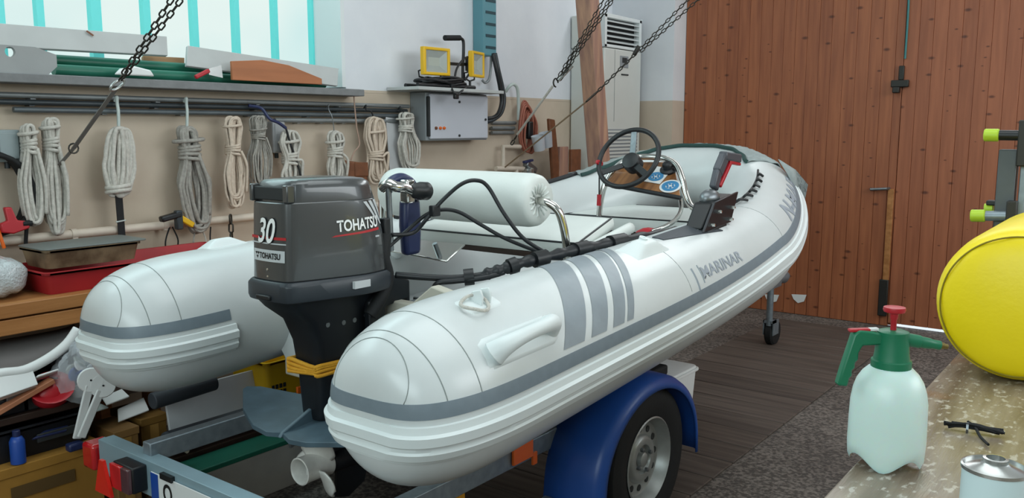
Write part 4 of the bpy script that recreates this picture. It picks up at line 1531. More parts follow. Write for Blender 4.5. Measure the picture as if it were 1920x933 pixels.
# handle towards the left of the photo, nozzle to the right
hd = MB()
hv = V((0, 0, 1))
prof = [(.018, .258), (.045, .264), (.068, .266), (.078, .258), (.097, .188), (.104, .158), (.085, .156), (.082, .172), (.077, .177), (.078, .188), (.072, .192), (.073, .203), (.067, .208), (.067, .222), (.06, .236), (.02, .238)]
hd.prism([(x, z) for x, z in prof], c + V((.606, -.795, 0)) * -.011, lft, hv, -.022)
hnd = hd.build('handle', M['green'], sp_, bevel=.004)
MB().bar(c + lft * .045 + hv * .2655, c + lft * .085 + hv * .264, .014, .006).build('trigger', M['red'], hnd, bevel=.002)
MB().bar(c + lft * .03 + hv * .267, c + lft * .05 + hv * .266, .012, .004).build('trigger_stripe', M['white_paper'], hnd)
dn = (rgt + V((0, 0, -.18))).normalized()
nz = MB().lathe([(.013, 0), (.0125, .03), (.011, .031), (.0105, .05), (.009, .055), (.009, .07), (.006, .071)], c + rgt * .022 + hv * .247, axis=dn, n=18).build('nozzle', M['green'], sp_, sharp=40)
MB().lathe([(.0065, .07), (.0065, .078), (.005, .079), (.005, .085), (.002, .085)], c + rgt * .022 + hv * .247, axis=dn, n=12).build('nozzle_tip', mat('brass', '#8a7a4a', .35, .8), nz)
pl = MB().lathe([(.0055, .263), (.0055, .285), (.007, .287), (.008, .297), (.019, .30), (.0205, .304), (.0195, .309), (.001, .3105)], c, n=24).build('plunger', M['red'], sp_, sharp=50)

cn = P(1866, 872, Z=1.118)
cc = V((cn.x, cn.y, BZ))
can = thing('tin_can', cc, 'white cylindrical tin with a bare metal cone top on the workbench corner', 'can')
MB().lathe([(.0415, 0), (.0425, .003), (.0425, .156)], cc, n=40).build('can_body', mat('white_label', '#cfe3e6', .35), can)
MB().lathe([(.0425, .156), (.0445, .157), (.0445, .162), (.0415, .163), (.0405, .159), (.02, .165), (.0165, .168), (.0165, .174), (.0125, .1745), (.0125, .165), (.001, .165)], cc, n=40).build('can_top', M['tin'], can, sharp=30)

# frayed black brush
bq = P(1826, 802, Z=BZ + .008)
bb = thing('frayed_cord', (bq.x, bq.y, BZ), 'short frayed piece of black tarry cord lying on the workbench', 'cord')
d1_, d0_ = P(1884, 812, Z=BZ + .009), P(1768, 795, Z=BZ + .009)
mb = MB()
rnd = random.Random(3)
for k in range(16):
    o1, o2 = rnd.uniform(-.006, .006), rnd.uniform(-.006, .006)
    s0, s1 = rnd.uniform(0, .15), rnd.uniform(.8, 1)
    sd = V((-(d1_ - d0_).y, (d1_ - d0_).x, 0)).normalized()
    pts = [d0_.lerp(d1_, s0) + sd * o1, d0_.lerp(d1_, .5) + sd * o2 * .5 + V((0, 0, .004)), d0_.lerp(d1_, s1) + sd * o2 * 1.3]
    mb.tube(spline([q + V((0, 0, rnd.uniform(-.003, .006))) for q in pts], 4), .0028, 5)
mb.build('strands', M['rubber'], bb, sharp=180)
MB().tube(spline([P(1815, 790, Z=BZ + .016), P(1828, 800, Z=BZ + .014), P(1838, 818, Z=BZ + .006), P(1853, 833, Z=BZ + .005)], 4), .003, 6).build('loose_end', M['rubber'], bb)
MB().tube([d0_.lerp(d1_, .38) , d0_.lerp(d1_, .42)], .012, 8).build('binding', M['steel'], bb)

# big yellow vinyl roll
yc = V((-.262, 2.43, BZ + .2))
yl = thing('yellow_roll', (yc.x, 2.85, BZ), 'big bright yellow vinyl buoy roll lying on the workbench', 'buoy')
MB().lathe([(.001, -.018), (.06, -.016), (.12, -.008), (.16, .002), (.178, .012), (.19, .03), (.197, .06), (.2, .12), (.2, .64), (.185, .69), (.001, .71)], yc, axis=(0, 1, 0), n=64).build('roll_body', M['yellow_vinyl'], yl, sharp=180)
sm = [yc + V((math.cos(a) * .178, .009 + .002 * math.sin(9 * a), math.sin(a) * .178)) for a in [2 * math.pi * i / 80 for i in range(80)]]
MB().tube(sm, .0022, 5, closed=True).build('stitched_seam', mat('dark_stitching', '#8a7a12', .7), yl)

# ------------------------------------------------------------------ along the left wall
rnd = random.Random(11)


def pipe_run(label, px, py, y0, y1, r, m, x=-4.15):
    z = P(px, py, X=x).z
    o = MB()
    o.tube([(x, y0, z), (x, y1, z)], r, 14)
    for k in range(1, 6):
        y = y0 + (y1 - y0) * k / 6
        o.box((XL + .001, y - .012, z - r - .004), (x, y + .012, z - r + .012))
    return tag(o.build('wall_pipe', m), label, 'pipe', 'conduits along the left wall')


pipe_run('topmost pale conduit of the four below the window sill', 614, 195, .6, 4.28, .013, M['pipe'])
pipe_run('second conduit from the top of the four below the window sill, dark', 614, 204.5, .6, 4.26, .013, M['pipe_dark'])
pipe_run('third conduit from the top of the four below the window sill, dark grey', 614, 215, P(25, 207, X=-4.15).y, 4.25, .013, mat('mid_conduit', '#5f676b', .4, .3, var=.2))
pipe_run('lowest and shortest pale conduit of the four, behind the right-hand ropes', 614, 226, P(515, 223, X=-4.15).y, 4.22, .014, M['pipe'])
z = P(240, 426, X=-4.1).z
o = MB().tube([(-4.12, .7, 1.1), (-4.12, 5.0, 1.1)], .022, 16)
for y in (1.2, 1.95, 2.42, 3.6):
    o.box((XL + .001, y - .012, 1.075), (-4.1, y + .012, 1.085))
    o.tube([(-4.12, y - .014, 1.1), (-4.12, y + .014, 1.1)], .026, 12)
tag(o.build('water_pipe', M['cream_pipe']), 'cream painted water pipe running low along the wall under the ropes', 'pipe')


def rope_coil(label, px, top, bot, wpx, m, n=7, wraps=(.18, .3), r=.0085, lean=0, x=-4.09, tail=True, hook=None, waist=.45, nw=4):
    pt, pb = P(px, top, X=x), P(px + lean, bot, X=x)
    L = pt.z - pb.z
    wy = abs(P(px + wpx / 2, top, X=x).y - P(px - wpx / 2, top, X=x).y) / 2
    root = thing('rope_coil', (x, pt.y, pb.z), label, 'rope', 'rope coils hung on the wall')
    lp = MB()
    for k in range(n + 5):
        ll = L * rnd.uniform(.86, 1.0)
        ww = wy * rnd.uniform(.2, .95)
        oy, ox = rnd.uniform(-.25, .25) * wy, rnd.uniform(-.028, .03)
        z0 = pt.z - rnd.uniform(0, .03) * L
        skew = rnd.uniform(-.25, .25)
        pts = []
        for i in range(26):
            t = 2 * math.pi * i / 26
            f = .5 - .5 * math.cos(t)
            pin = 1
            for w_ in wraps[:1] if len(wraps) == 1 else wraps[-1:]:
                pin = min(1, waist + (1 - waist) * min(1, abs(f - w_) / .28) ** 1.3)
            sn = math.copysign(abs(math.sin(t)) ** .6, math.sin(t))
            yy = sn * ww * pin * (.92 if f > .5 else .85) + oy * pin + skew * wy * max(0, f - .35)
            pts.append(V((x + ox + rnd.uniform(-.003, .003), pt.y + (pb.y - pt.y) * f + yy, z0 - ll * f)))
        lp.tube(spline(pts, 2, True), r, 7, closed=True)
    o = lp.build('rope_loops', m, root, sharp=180)
    for w_ in wraps:
        wr = MB()
        for k in range(nw if w_ == wraps[-1] else 1):
            zz = pt.z - L * w_ - k * r * 2.1 + r * nw
            cy = pt.y + (pb.y - pt.y) * w_
            ww = wy * (waist * .75 + .12 + .25 * (1 if w_ != wraps[-1] else 0))
            pts = [V((x + math.cos(a) * .045, cy + math.sin(a) * ww, zz + .006 * math.sin(a * 1.0 + k))) for a in [2 * math.pi * i / 14 for i in range(14)]]
            wr.tube(pts, r * 1.05, 7, closed=True)
        wr.build('rope_wrapping', m, root, sharp=180)
    if tail:
        MB().tube(spline([V((x + .04, pt.y + wy * .3, pt.z - L * wraps[-1])), V((x + .05, pt.y + wy * .7, pt.z - L * .55)), V((x + .03, pt.y + wy * .75, pt.z - L * .85))], 6), r, 7).build('rope_tail', m, root, sharp=180)
    if hook:
        hx0, hy0, hm, hr = hook
        q = P(hx0, hy0, X=-4.125)
        pts = [q + V((.0, 0, -.02)), q + V((.022, 0, 0)), q + V((.02, 0, -.03)), V((x, (q.y + pt.y) / 2, (q.z + pt.z) / 2)), pt + V((0, 0, -.02))]
        MB().tube(spline(pts, 5), hr, 6).build('hanging_hook', M[hm], root, sharp=180)
    return root


rope_coil('leftmost pale rope coil, hanging beside the grey switch box', 52, 234, 430, 44, M['rope'], n=6, wraps=(.15, .22), lean=12)
rope_coil('second pale rope coil from the left, tied to its left neighbour', 92, 222, 436, 44, M['rope'], n=7, wraps=(.14, .24), lean=14)
rope_coil('wide pale rope coil on a strap with a black webbing end below it', 222, 240, 366, 56, M['rope'], n=9, wraps=(.93,), r=.011, waist=.8, nw=2, hook=(215, 182, 'strap', .008), tail=False)
rope_coil('big dark grey rope coil on a pale strap, reaching down to the cream pipe', 350, 238, 432, 76, M['rope_grey'], n=10, wraps=(.2, .26), r=.01, lean=22, hook=(345, 184, 'strap', .008))
rope_coil('cream rope coil with two neat bands of wrapping, left of the grey one', 435, 219, 386, 40, M['rope_pink'], n=8, wraps=(.16, .38), r=.0075, lean=4)
rope_coil('thin grey rope coil hanging just left of the dangling blue cord', 484, 216, 352, 36, M['rope_grey'], n=11, wraps=(.24, .3), r=.005, lean=2)
rope_coil('rope coil gathered by a thick knot, hanging behind the blue cord', 540, 245, 350, 44, M['rope'], n=6, wraps=(.3, .52), r=.009, lean=6)
rope_coil('rope coil on a thin wire with four tight turns, left of the leather pouch', 627, 246, 345, 40, M['rope'], n=7, wraps=(.3, .42), r=.0085, lean=3, hook=(612, 196, 'steel', .003))
rope_coil('long rope coil on a black hook, just right of the leather pouch', 702, 220, 342, 42, M['rope_pink'], n=7, wraps=(.3, .6), r=.0085, lean=4, hook=(682, 197, 'black', .005))
rope_coil('rightmost rope coil, hanging in front of the white board', 758, 211, 322, 38, M['rope'], n=9, wraps=(.16, .28), r=.0065, lean=10, hook=(746, 200, 'black', .005))
q = P(222, 366, X=-4.09)
w_ = thing('webbing_strap', q + V((0, 0, -.25)), 'black webbing strap end hanging under the wide pale coil', 'strap')
MB().slab(q + V((.0, -.018, 0)), q + V((0, .018, 0)), q + V((0, .022, -.29)), q + V((0, -.012, -.29)), .005).build('webbing', M['rubber'], w_)
MB().tube([q + V((.004, -.022, -.13)), q + V((.004, .026, -.125))], .004, 6).build('ring', M['strap'], w_)

# boxes and small things on the wall
def wall_box(label, x0, y0, x1, y1, dep, m):
    a, b = P(x0, y0, X=XL), P(x1, y1, X=XL)
    t = thing('switch_box', (XL, (a.y + b.y) / 2, b.z), label, 'box')
    MB().box((XL + .001, a.y, b.z), (XL + dep, b.y, a.z)).build('box_body', m, t, bevel=.008)
    MB().box((XL + dep - .004, a.y + .012, b.z + .012), (XL + dep + .006, b.y - .012, a.z - .012)).build('box_lid', m, t, bevel=.004)
    MB().lathe([(.012, 0), (.012, .03)], (XL + dep / 2, (a.y + b.y) / 2, b.z), axis=(0, 0, -1), n=10).build('cable_gland', M['pipe_dark'], t)
    return t


wall_box('grey switch box at the far left, beside the leftmost rope coil', -22, 243, 30, 302, .07, mat('blue_grey_box', '#8d999b', .5))
wall_box('grey junction box half hidden behind the blue cord', 497, 228, 523, 286, .07, mat('pale_grey_box', '#97999b', .5))
q = P(-16, 364, X=-4.12)
hc = MB()
for k in range(4):
    hc.tube([q + V((.02 * (k - 1.5), math.cos(a) * (.15 + .006 * k), math.sin(a) * (.19 - .005 * k))) for a in [2 * math.pi * i / 30 for i in range(30)]], .012, 8, closed=True)
tag(hc.build('hose_coil', M['rubber'], sharp=180), 'coil of black hose at the left edge above the red clamp', 'hose')
q = P(20, 425, X=-4.08)
rc = thing('red_clamp', q, 'small red hand clamp hooked on the left end of the cream pipe', 'clamp')
MB().prism([(-.05, -.02), (.0, -.03), (.07, -.01), (.07, .02), (.02, .03), (.0, .09), (-.03, .09), (-.02, .03), (-.05, .02)], q, V((0, 1, 0)), V((0, 0, 1)), .03).build('clamp_body', M['red'], rc, bevel=.006)
MB().tube([q + V((.015, -.06, 0)), q + V((.015, -.04, -.09))], .008, 8).build('clamp_grip', M['orange'], rc)
MB().tube([q + V((.015, .05, .015)), q + V((.015, .11, .015))], .006, 8).build('clamp_screw', M['steel'], rc)
q = P(46, 430, X=-4.09)
ps = thing('hanging_cord', q + V((0, 0, -.3)), 'dark cord hanging from the cream pipe under the leftmost rope', 'cord')
MB().tube(spline([q + V((.03, 0, .03)), q + V((.0, 0, -.08)), q + V((.01, .005, -.2)), q + V((0, 0, -.32))], 5), .009, 8).build('cord', M['rubber'], ps)
MB().tube([q + V((.03, -.02, .03)), q + V((.03, .02, .03))], .014, 8).build('knot', M['rubber'], ps)
q = P(322, 412, X=-4.08)
yc_ = thing('yellow_clamp', q, 'black and yellow spring clamp gripping the cream pipe under the big grey rope', 'clamp')
MB().bar(q + V((.03, .0, .03)), q + V((.03, .10, -.035)), .03, .03, up=(1, 0, 0)).build('jaw', M['yellow'], yc_, bevel=.006)
MB().bar(q + V((.03, .03, .03)), q + V((.03, -.08, .01)), .03, .04, up=(1, 0, 0)).build('grip', M['black'], yc_, bevel=.008)
MB().bar(q + V((.03, .02, .05)), q + V((.03, .02, -.05)), .035, .035, up=(1, 0, 0)).build('pivot', M['pipe_dark'], yc_, bevel=.006)
for k, (x0, x1, m_) in enumerate(((318, 312, 'rubber'), (323, 328, 'rubber'), (368, 366, 'rope_grey'), (376, 380, 'rope'), (395, 402, 'rubber'))):
    a, b = P(x0, 425, X=-4.1), P(x1, 478, X=-4.1)
    tag(MB().tube(spline([a, a.lerp(b, .5) + V((.01, .02 * (k % 2 * 2 - 1), 0)), b], 6), .004, 6).build('string', M[m_]),
        ['dark string hanging under the yellow clamp, leftmost of the five', 'dark string just right of the leftmost one under the yellow clamp', 'grey string end hanging from the big grey rope',
         'white string end hanging from the big grey rope', 'thin dark string hanging right of the big grey rope'][k], 'string', 'strings under the cream pipe')


def chain(name, label, a, b, cat='chain', link=.044, wd=.026, r=.0038, m='chain', sag=.0, group=None):
    a, b = V(a), V(b)
    L = (b - a).length
    n = max(2, int(L / (link * .78)))
    t = (b - a).normalized()
    s1 = t.orthogonal().normalized()
    s2 = t.cross(s1)
    o = MB()
    for k in range(n):
        f = (k + .5) / n
        c = a.lerp(b, f) + V((0, 0, -sag * 4 * f * (1 - f)))
        sd = s1 if k % 2 else s2
        sd = (sd + (s2 if k % 2 else -s1) * .3).normalized()
        hl, hw = (link - wd) / 2, wd / 2 - r
        pts = []
        for i in range(12):
            g = 2 * math.pi * i / 12
            pts.append(c + t * (math.cos(g) * hw + (hl if math.cos(g) > 0 else -hl)) + sd * (math.sin(g) * hw))
        o.tube(pts, r, 5, closed=True)
    o = o.build(name, M[m], sharp=180)
    return tag(o, label, cat, group)


q = P(432, 402, X=-4.07)
chain('short_chain', 'short rusty chain hanging from the cream pipe left of the outboard engine', q, q + V((0, 0, -.2)), link=.06, wd=.034, r=.005)

q = P(662, 290, X=-4.12)
lp = thing('leather_pouch', P(667, 340, X=-4.12), 'brown leather pouch hanging on a bent wire between two rope coils', 'pouch')
a, b, c, d = P(646, 342, X=-4.08), P(690, 342, X=-4.08), P(690, 306, X=-4.08), P(646, 300, X=-4.08)
MB().slab(a, b, c, d, .05).build('pouch', M['brown_leather'], lp, bevel=.012)
MB().slab(P(666, 330, X=-4.075), P(691, 330, X=-4.075), P(690, 304, X=-4.075), P(666, 304, X=-4.075), .006).build('pouch_flap', M['brown_leather'], lp, bevel=.003)
MB().tube(spline([P(663, 172, X=-4.1), P(665, 200, X=-4.1), P(669, 240, X=-4.1), P(674, 270, X=-4.1), P(664, 285, X=-4.1), P(658, 300, X=-4.1)], 6), .0045, 6).build('wire', mat('pinkish_wire', '#a98d7d', .6), lp)
a, b, c, d = P(732, 325, X=-4.12), P(760, 325, X=-4.15), P(755, 218, X=-4.17), P(724, 219, X=-4.14)
tag(MB().slab(a, b, c, d, .008).build('white_sheet', M['board_white'], bevel=.002), 'white sheet of board hanging behind the rightmost rope coil', 'board')
bc = thing('bungee', P(500, 200, X=-4.09), 'blue elastic cord with a black lower end slung from the conduits', 'cord')
MB().tube(spline([P(466, 198, X=-4.11), P(490, 203, X=-4.09), P(505, 222, X=-4.05), P(522, 230, X=-4.05), P(536, 240, X=-4.05)], 6), .009, 8).build('elastic', M['navy'], bc)
MB().tube(spline([P(536, 240, X=-4.05), P(545, 270, X=-4.05), P(557, 305, X=-4.05), P(567, 342, X=-4.05)], 5), .006, 8).build('cord_end', M['cable'], bc)
MB().ball(P(571, 338, X=-4.06), .012, 10, 6).build('cord_ball', M['strap'], bc)

# window sill load
sz = WS + .013
pl = thing('long_plank', P(150, 80, X=-4.12), 'long grey-white plank lying on edge across the left part of the window sill', 'plank')
a, b, c, d = P(-40, 84, X=-4.1), P(315, 104, X=-4.1), P(313, 68, X=-4.13), P(-40, 40, X=-4.13)
MB().slab(a, b, c, d, .025).build('plank', M['board_grey'], pl, bevel=.003)
kn = MB().slab(P(163, 57, X=-4.118) , P(176, 66, X=-4.116), P(174, 68, X=-4.114), P(161, 59, X=-4.116), .002).build('stain', M['brown_leather'], pl)
# plank off-cut with a real round hole
a = P(-25, 134, X=-4.09)
b, dpt = P(108, 134, X=-4.09), P(108, 91, X=-4.09)
hc_ = P(19, 97, X=-4.09)
prof = []
y0_, y1_, z0_, z1_ = a.y, b.y, sz, dpt.z
mb = MB()
N = 24
outer, inner = [], []
for k in range(N):
    g = 2 * math.pi * k / N
    dx, dz = math.cos(g), math.sin(g)
    inner.append((hc_.y + dx * .022, hc_.z + dz * .022))
    s_ = min(((y1_ - hc_.y) if dx > 0 else (y0_ - hc_.y)) / dx if abs(dx) > 1e-6 else 1e9, ((z1_ - hc_.z) if dz > 0 else (z0_ - hc_.z)) / dz if abs(dz) > 1e-6 else 1e9)
    outer.append((hc_.y + dx * s_, hc_.z + dz * s_))
for lst_i, xx in ((0, -4.09), (1, -4.112)):
    pass
vs = [V((-4.09, p[0], p[1])) for p in outer] + [V((-4.09, p[0], p[1])) for p in inner] + [V((-4.112, p[0], p[1])) for p in outer] + [V((-4.112, p[0], p[1])) for p in inner]
fs = []
for k in range(N):
    j = (k + 1) % N
    fs += [(k, j, N + j, N + k), (2 * N + k, 3 * N + k, 3 * N + j, 2 * N + j), (N + k, N + j, 3 * N + j, 3 * N + k), (k, 2 * N + k, 2 * N + j, j)]
mb.add(vs, fs)
tag(mb.build('board_offcut', mat('grey_offcut', '#9a9d9d', .6, var=.08)), 'short grey board with a round hole standing on the left end of the sill', 'board')
for k, (x, z) in enumerate(((-4.16, sz + .028), (-4.21, sz + .075))):
    tag(MB().tube([(x, P(100, 128, X=-4.16).y, z), (x, 3.55, z)], .027, 16).build('green_tube', M['green_pipe']), ['front green plastic tube lying on the window sill', 'rear green plastic tube lying higher against the window glass'][k], 'tube')
tag(MB().slab(P(268, 128, X=-4.21), P(346, 133, X=-4.21), P(346, 108, X=-4.24), P(268, 104, X=-4.24), .02).build('plywood_piece', M['plywood'], bevel=.002), 'small brown plywood piece on the sill between the two long boards', 'board')
wp = thing('white_plank', P(490, 130, X=-4.1), 'white plank with a bare wood end on the right half of the sill', 'plank')
a, b, c, d = P(350, 123, X=-4.10), P(633, 161, X=-4.10), P(635, 128, X=-4.14), P(352, 85, X=-4.14)
MB().slab(a, b, c, d, .02).build('plank', M['board_grey'], wp, bevel=.003)
tag(MB().prism([(0, 0), (.62, 0), (.62, .035), (.38, .1), (.2, .118), (.0, .1)], V((-4.062, P(432, 142, X=-4.062).y, P(432, 150, X=-4.062).z + .0)), V((0, 1, 0)), V((0, 0, 1)), .018).build('wooden_offcut', mat('bare_offcut', '#b3714a', .6, var=.2, scale=4, stretch=(1, .5, 6)), bevel=.003), 'reddish bare wooden offcut leaning on the white plank on the sill', 'board')
rt = thing('paint_scraper', P(385, 138, X=-4.07), 'small tool with a red handle lying on the sill before the green tubes', 'tool')
MB().bar(P(366, 145, X=-4.065), P(392, 132, X=-4.065), .02, .022).build('handle', M['red'], rt, bevel=.006)
MB().slab(P(392, 140, X=-4.065), P(418, 146, X=-4.065), P(415, 122, X=-4.065), P(392, 128, X=-4.065), .004).build('blade', M['tin'], rt)
tag(MB().prism([(0, 0), (.2, 0), (.18, .03), (.1, .045), (.03, .03)], P(212, 140, X=-4.065), V((0, 1, 0)), V((0, 0, 1)), .03).build('white_rag', M['white_paper'], bevel=.008), 'crumpled white rag on the sill where the chain passes', 'rag')

# electrical cabinet with plank shelf on top
XC = -4.04
a, b = P(800, 175, X=XC), P(914, 262, X=XC)
zt, zb = P(800, 172, X=XC).z, b.z
cab = thing('electrical_cabinet', (-4.12, (a.y + b.y) / 2, zb), 'grey steel electrical cabinet with three small orange lamps on the wall', 'cabinet')
MB().box((XL + .001, a.y, zb), (XC - .012, b.y + .01, zt)).build('cabinet_body', M['grey_side'], cab, bevel=.006)
dr = MB().box((XC - .012, a.y + .025, zb + .012), (XC + .008, b.y - .002, zt - .012)).build('cabinet_door', mat('cabinet_door', '#c0c4cd', .42), cab, bevel=.006)
MB().box((XC - .01, a.y + .004, zb + .03), (XC + .012, a.y + .022, zt - .03)).build('hinge_strip', M['slot'], cab, bevel=.004)
for k, px in enumerate((817, 825, 832)):
    MB().lathe([(.011, 0), (.011, .008), (.007, .014), (.001, .014)], P(px, 240, X=XC + .008), axis=(1, 0, 0), n=14).build('pilot_lamp', M['orange'] if k else M['brown_leather'], dr)
for px, py in ((861, 191), (861, 254), (910, 224)):
    MB().lathe([(.009, 0), (.009, .006)], P(px, py, X=XC + .008), axis=(1, 0, 0), n=12).build('door_lock', M['slot'], dr)
zs = zt + .004
shf = thing('plank_shelf', (-4.05, 4.5, zs), 'weathered white-edged plank lying on top of the electrical cabinet', 'shelf')
y0s, y1s = P(765, 168, X=-3.90).y, P(945, 177, X=-3.90).y
MB().box((XL + .005, y0s + .1, zs), (-3.90, y1s, zs + .022)).build('plank', M['board_grey'], shf, bevel=.003)
zs += .0225

# work light: two yellow floodlights on a black stand
wl = thing('work_light_stand', (-4.0, 4.65, zs), 'black work light stand with two yellow floodlights on the cabinet shelf', 'work light')
XLp = -4.02
ft = [P(785, 162, X=-3.95), P(900, 172, X=-3.95)]
MB().tube([(-3.96, ft[0].y, zs + .014), (-3.96, ft[1].y - .05, zs + .014)], .014, 10).build('foot_bar', M['black'], wl)
MB().tube([(-4.12, ft[0].y + .05, zs + .014), (-4.12, ft[1].y, zs + .014)], .014, 10).build('foot_bar', M['black'], wl)
pc = P(868, 160, X=XLp)
MB().tube([(-4.12, pc.y, zs + .016), (-3.96, pc.y, zs + .016)], .013, 10).build('cross_bar', M['black'], wl)
MB().tube(spline([V((XLp, pc.y, zs + .02)), V((XLp, pc.y, zs + .15)), P(869, 100, X=XLp), P(869, 80, X=XLp), P(866, 73, X=XLp), P(859, 71, X=XLp), P(838, 71, X=XLp)], 5), .011, 10).build('stand_pole', M['black'], wl)
MB().tube([P(862, 71, X=XLp), P(834, 71, X=XLp)], .019, 14).build('foam_grip', M['rubber'], wl)


def flood(c, w_, h_, yaw, root):
    rot = Matrix.Rotation(yaw, 3, 'Z')

    def tr_(x, y, z): return c + rot @ V((x, y, z))
    fr = MB()
    # frame ring with square opening
    def ring(x, ww, hh): return [tr_(x, -ww, -hh), tr_(x, ww, -hh), tr_(x, ww, hh), tr_(x, -ww, hh)]
    fr.loft([ring(0, w_ * .62, h_ * .62), ring(.012, w_ * .9, h_ * .9), ring(.02, w_, h_), ring(.05, w_, h_), ring(.055, w_ * .97, h_ * .97), ring(.055, w_ * .82, h_ * .80), ring(.045, w_ * .8, h_ * .78)], caps=False)
    f = fr.build('lamp_housing', M['yellow'], root, bevel=.003, sharp=30)
    rf = MB().loft([ring(.046, w_ * .81, h_ * .79), ring(.02, w_ * .42, h_ * .3)], caps=False)
    rf.build('reflector', mat('lamp_reflector', '#8f978e', .35, .3), f, sharp=10)
    MB().slab(*ring(.02, w_ * .42, h_ * .3), .004).build('led_plate', mat('led_plate', '#a9ae9c', .4), f)
    MB().slab(*ring(.047, w_ * .81, h_ * .79), .001).build('front_glass', film('lamp_glass', '#dfe6e4', .18, .05), f)
    MB().loft([ring(-.03, w_ * .5, h_ * .5), ring(.002, w_ * .6, h_ * .6)]).build('heat_sink', M['black'], f)
    MB().tube([tr_(.02, -w_ * .8, -h_ * .6), tr_(-.02, -w_ * .85, -h_ * .7), tr_(-.02, -w_ * .8, -h_ - .01), tr_(-.02, 0, -h_ - .025), tr_(-.02, w_ * .8, -h_ - .01), tr_(-.02, w_ * .85, -h_ * .7), tr_(.02, w_ * .8, -h_ * .6)], .006, 8).build('lamp_yoke', M['black'], f)


c1 = P(820, 115, X=-3.96)
hw = abs(P(793, 115, X=-3.96).y - P(847, 115, X=-3.96).y) / 2
flood(c1 + V((-.05, 0, 0)), hw * .86, .092, R(-4), wl)
MB().tube([c1 + V((-.07, 0, -.11)), V((c1.x - .07, c1.y, zs + .02))], .009, 8).build('lamp_stem', M['black'], wl)
c2 = P(889, 121, X=-3.99)
flood(c2 + V((-.02, 0, 0)), .105, .09, R(16), wl)
MB().tube([c2 + V((-.04, 0, -.11)), V((c2.x - .04, c2.y, zs + .02))], .009, 8).build('lamp_stem', M['black'], wl)
MB().bar(V((XLp, pc.y, c2.z)), c2 + V((-.05, -.02, 0)), .02, .02).build('lamp_arm', M['black'], wl)
MB().bar(V((XLp, pc.y, c1.z)), c1 + V((-.08, .03, 0)), .02, .02).build('lamp_arm', M['black'], wl)
tag_c = MB()
cr = thing('cable_heap', (-3.98, 4.6, zs), 'heap of black flex coiled on the shelf below the two floodlights', 'cable')
mid = P(835, 155, X=-3.97)
for k in range(9):
    ry, rx = rnd.uniform(.1, .2), rnd.uniform(.04, .075)
    cy, cx = mid.y + rnd.uniform(-.09, .12), -3.99 + rnd.uniform(-.03, .02)
    zz = zs + .03 + .0045 * k
    pts = [V((cx + math.cos(a) * rx, cy + math.sin(a) * ry, zz + .008 * math.sin(2 * a + k))) for a in [2 * math.pi * i / 20 for i in range(20)]]
    tag_c.tube(pts, .0085, 7, closed=True)
tag_c.build('cable_loops', M['cable'], cr, sharp=180)
MB().tube(spline([P(852, 152, X=-3.94), P(856, 130, X=-3.95), P(868, 112, X=-3.97), P(880, 108, X=-3.97), P(883, 130, X=-3.97), P(872, 150, X=-3.96)], 6), .0075, 8).build('cable_rise', M['cable'], cr, sharp=180)
MB().tube(spline([P(845, 160, X=-3.93), P(850, 172, X=-3.88), P(858, 178, X=-3.885), P(866, 170, X=-3.9), P(876, 162, X=-3.94)], 6), .0075, 8).build('cable_hang', M['cable'], cr, sharp=180)
MB().box(P(855, 180, X=-3.885) + V((-.012, -.02, -.02)), P(855, 180, X=-3.885) + V((.012, .02, .02))).build('plug', M['black'], cr, bevel=.006)

# slotted teal cable duct and the conduits below it
a, b = P(906, 103, X=-4.1), P(931, 103, X=-4.1)
du = thing('cable_duct', (-4.15, (a.y + b.y) / 2, a.z), 'teal slotted plastic cable duct running up the wall above the cabinet', 'duct')
MB().box((XL + .001, a.y, a.z), (-4.1, b.y, 3.6)).build('duct_body', M['duct'], du, bevel=.006)
for k in range(12):
    z_ = a.z + .05 + k * .085
    if z_ < 3.4: MB().box((-4.1005, a.y + .03, z_), (-4.097, b.y - .012, z_ + .02)).build('duct_slot', M['duct_dark'], du)
for k, (off, m_) in enumerate(((0, 'black'), (.035, 'pipe_dark'))):
    pts = [P(924 + 4 * k, 100, X=-4.1), P(931 + 3 * k, 130, X=-4.08), P(938 + 4 * k, 165, X=-4.08), P(941 + 4 * k, 190, X=-4.08), P(935 + 4 * k, 212, X=-4.08), P(924 + k, 221 + 3 * k, X=-4.09), P(913, 222 + 6 * k, X=-4.1)]
    tag(MB().tube(spline(pts, 6), .017, 10).build('flexible_conduit', M[m_], sharp=180), ['inner black flexible conduit bending from the teal duct into the cabinet', 'outer dark grey flexible conduit bending from the teal duct to the cabinet'][k], 'conduit')
tag(MB().tube(spline([P(921, 102, X=-4.12), P(920, 130, X=-4.12), P(917, 148, X=-4.12), P(910, 155, X=-4.13), P(904, 150, X=-4.14)], 6), .010, 8).build('thin_conduit', M['pipe']), 'thin grey cable curling under the teal duct beside the floodlight', 'conduit')
for k, (py, x1) in enumerate(((231, 968), (241, 966), (250, 964))):
    p0, p1 = P(905, py - 1, X=-4.16), P(x1, py + 1, X=-4.16)
    tag(MB().tube([V((-4.17, p0.y + .12, p0.z)), V((-4.17, p1.y, p0.z))], .014, 10).build('wall_pipe', M['pipe']), ['uppermost of the three short conduits right of the cabinet', 'middle one of the three short conduits right of the cabinet', 'lowest of the three short conduits right of the cabinet'][k], 'pipe', 'short conduits right of the cabinet')
tag(MB().tube(spline([P(948, 172, X=-4.15), P(955, 162, X=-4.12), P(963, 158, X=-4.12), P(970, 166, X=-4.12), P(972, 190, X=-4.13), P(972, 225, X=-4.14)], 6), .013, 10).build('hose_hook', M['strap']), 'pale bent hook of pipe above the red hose coil', 'hook')
rh = thing('red_hose_coil', P(988, 280, X=-4.12), 'coil of thin red-brown hose hung on the wall beside the post', 'hose')
